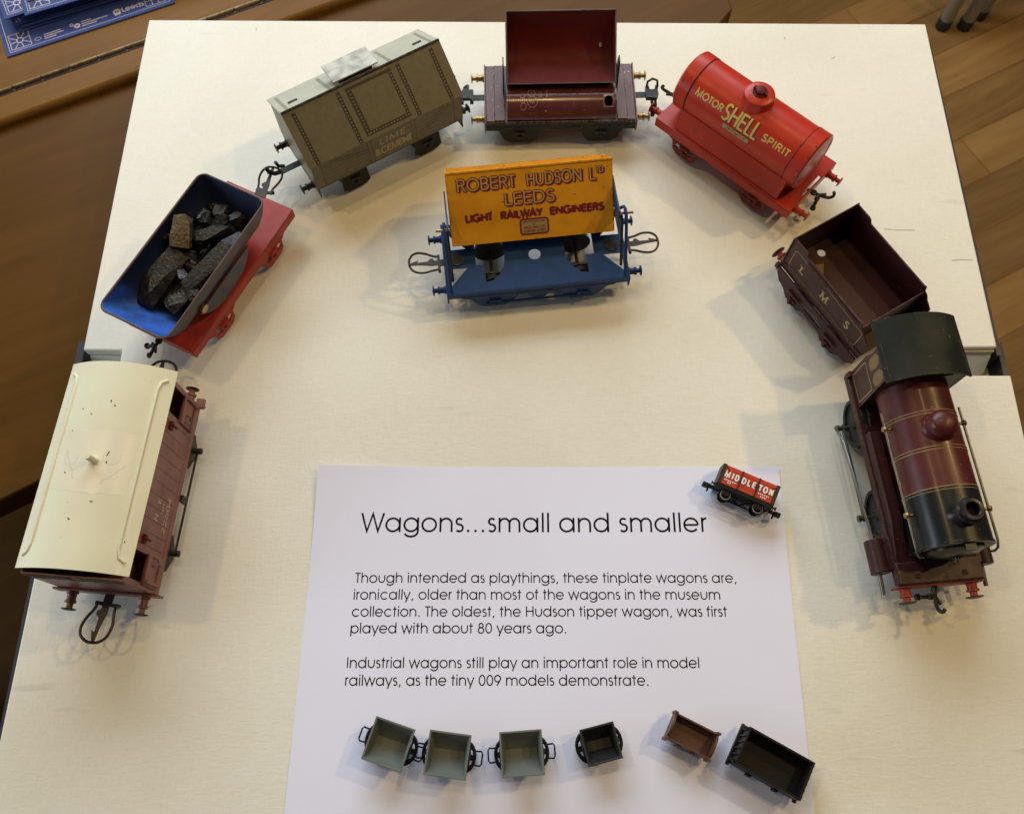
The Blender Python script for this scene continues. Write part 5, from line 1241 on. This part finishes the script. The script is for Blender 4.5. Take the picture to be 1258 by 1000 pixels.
def middleton():
    # lies on its far side: local z of the wagon points away from the viewer, lettered side up
    t = thing('coal_wagon', 'tiny red open wagon lettered MIDDLETON lying on its side on the paper', 'model wagon', (143.3, 146.2, pzw(143, 146) + 8.4), (0, 0, -24.5))
    mt = Matrix.Rotation(R(-82), 4, 'X')      # upright frame to lying frame
    def B(mb, n, m, p=t, **k): return mb.xform(mt).build(n, m, p, **k)
    hx, hy = 18, 8
    z0, z1 = 1.0, 13.0
    body = B(MB().box(-hx, hx, -hy, -hy + 1, z0, z1).box(-hx, hx, hy - 1, hy, z0, z1).box(-hx, -hx + 1, -hy + 1, hy - 1, z0, z1).box(hx - 1, hx, -hy + 1, hy - 1, z0, z1).box(-hx + 1, hx - 1, -hy + 1, hy - 1, z0, z0 + 1), 'body', M['mid_red'])
    iw = MB()
    for s in (-1, 1):
        iw.box(min(s * (hx - 1.8), s * (hx + .5)), max(s * (hx - 1.8), s * (hx + .5)), -hy - .5, -hy - .02, z0 - .5, z1 + .3)
        iw.box(min(s * (hx + .02), s * (hx + .5)), max(s * (hx + .02), s * (hx + .5)), -hy, hy, z0 - .5, z1 + .3)
    for x in (-5.5, 5.5): iw.box(x - .45, x + .45, -hy - .5, -hy - .02, z0, z1 + .2).lathe((x, -hy - .1, z0 + 6.6), (0, -1, 0), [(1.1, 0), (1.1, .5)], 12)
    B(iw, 'ironwork', M['iron'], body)
    fr = lambda u, v, h=0: Vector((u, -hy - h, v)); m = MB()
    for w_, a_, b_ in (('M', -15.6, 3.6), ('I', -11.1, 1.0), ('D', -9.0, 2.6), ('D', -4.6, 2.7), ('L', -1.0, 2.3), ('E', 2.2, 2.3), ('T', 6.2, 2.4), ('O', 9.3, 2.9), ('N', 13.2, 2.5)): text(m, w_, fr, a_, 5.6, 3.7, 0.95, width=b_ * .9, h=.62)
    for (a_, b_, v_) in ((-15, -7, 3.9), (-12.5, -10, 2.6), (7, 14, 3.9), (9, 13, 2.4)):
        u = a_
        while u < b_: ribbon(m, [(u, v_), (min(b_, u + .8), v_)], .8, fr, .5); u += 1.3
    B(m, 'lettering', M['pure_white'], body)
    ln = MB()
    ribbon(ln, [(-16, 12), (-13, 9.5)], .7, fr, .1); ribbon(ln, [(16, 11), (14, 9.8)], .6, fr, .1)
    for v in (3.4, 5.8, 8.2, 10.6): ribbon(ln, [(-16, v), (16, v)], .18, fr, .06)
    B(ln, 'plank_line', M['oxide'], body)
    un = MB().box(-hx - .5, hx + .5, -hy + .2, hy - .2, -1.6, .9).box(-hx, hx, -hy - .6, -hy + .5, -1.8, .4).box(-hx, hx, hy - .5, hy + .6, -1.8, .4)
    for s in (-1, 1):
        un.tube([(-6, s * 7, -1.5), (0, s * 7, -5), (6, s * 7, -1.5)], .5, 6).tube([(-7, s * 7, -5.2), (7, s * 7, -5.2)], .5, 6)
        for x in (-10.5, 10.5): un.box(x - 2.4, x + 2.4, s * 7.0 - .5, s * 7.0 + .5, -5.5, -1)
    B(un, 'underframe', M['plastic'])
    for x in (-10.5, 10.5):
        for q in (-1, 1):
            wl = B(MB().lathe((x, q * 4.6, -4.6), (0, q, 0), [(3.6, -.8), (3.6, 0), (3.1, .1), (3.1, 1.4), (2.5, 1.4), (2.4, .9), (.05, 1)], 22), 'wheel', M['plastic'])
            B(MB().tube([(x + 3.0 * math.cos(2 * math.pi * k / 22), q * 6.1, -4.6 + 3.0 * math.sin(2 * math.pi * k / 22)) for k in range(22)], .28, 6, True), 'wheel_rim', M['tin'], wl)
        B(MB().tube([(x, -7, -4.6), (x, 7, -4.6)], .6, 8), 'axle', M['rod'])
    for s in (-1, 1):
        B(MB().box(min(s * hx, s * (hx + 5)), max(s * hx, s * (hx + 5)), -1, 1, -3.4, -1.8).box(min(s * (hx + 4), s * (hx + 7.5)), max(s * (hx + 4), s * (hx + 7.5)), -2.2, 2.2, -4, -1).box(min(s * (hx + 3), s * (hx + 4)), max(s * (hx + 3), s * (hx + 4)), -1, 1, -6, -1), 'coupling', M['plastic'], bevel=.2)
        for y in (-5, 5): B(MB().lathe((s * (hx + .5), y, -.4), (s, 0, 0), [(.6, 0), (.6, 2), (1.3, 2.1), (1.3, 2.5)], 12), 'buffer', M['plastic'])
middleton()
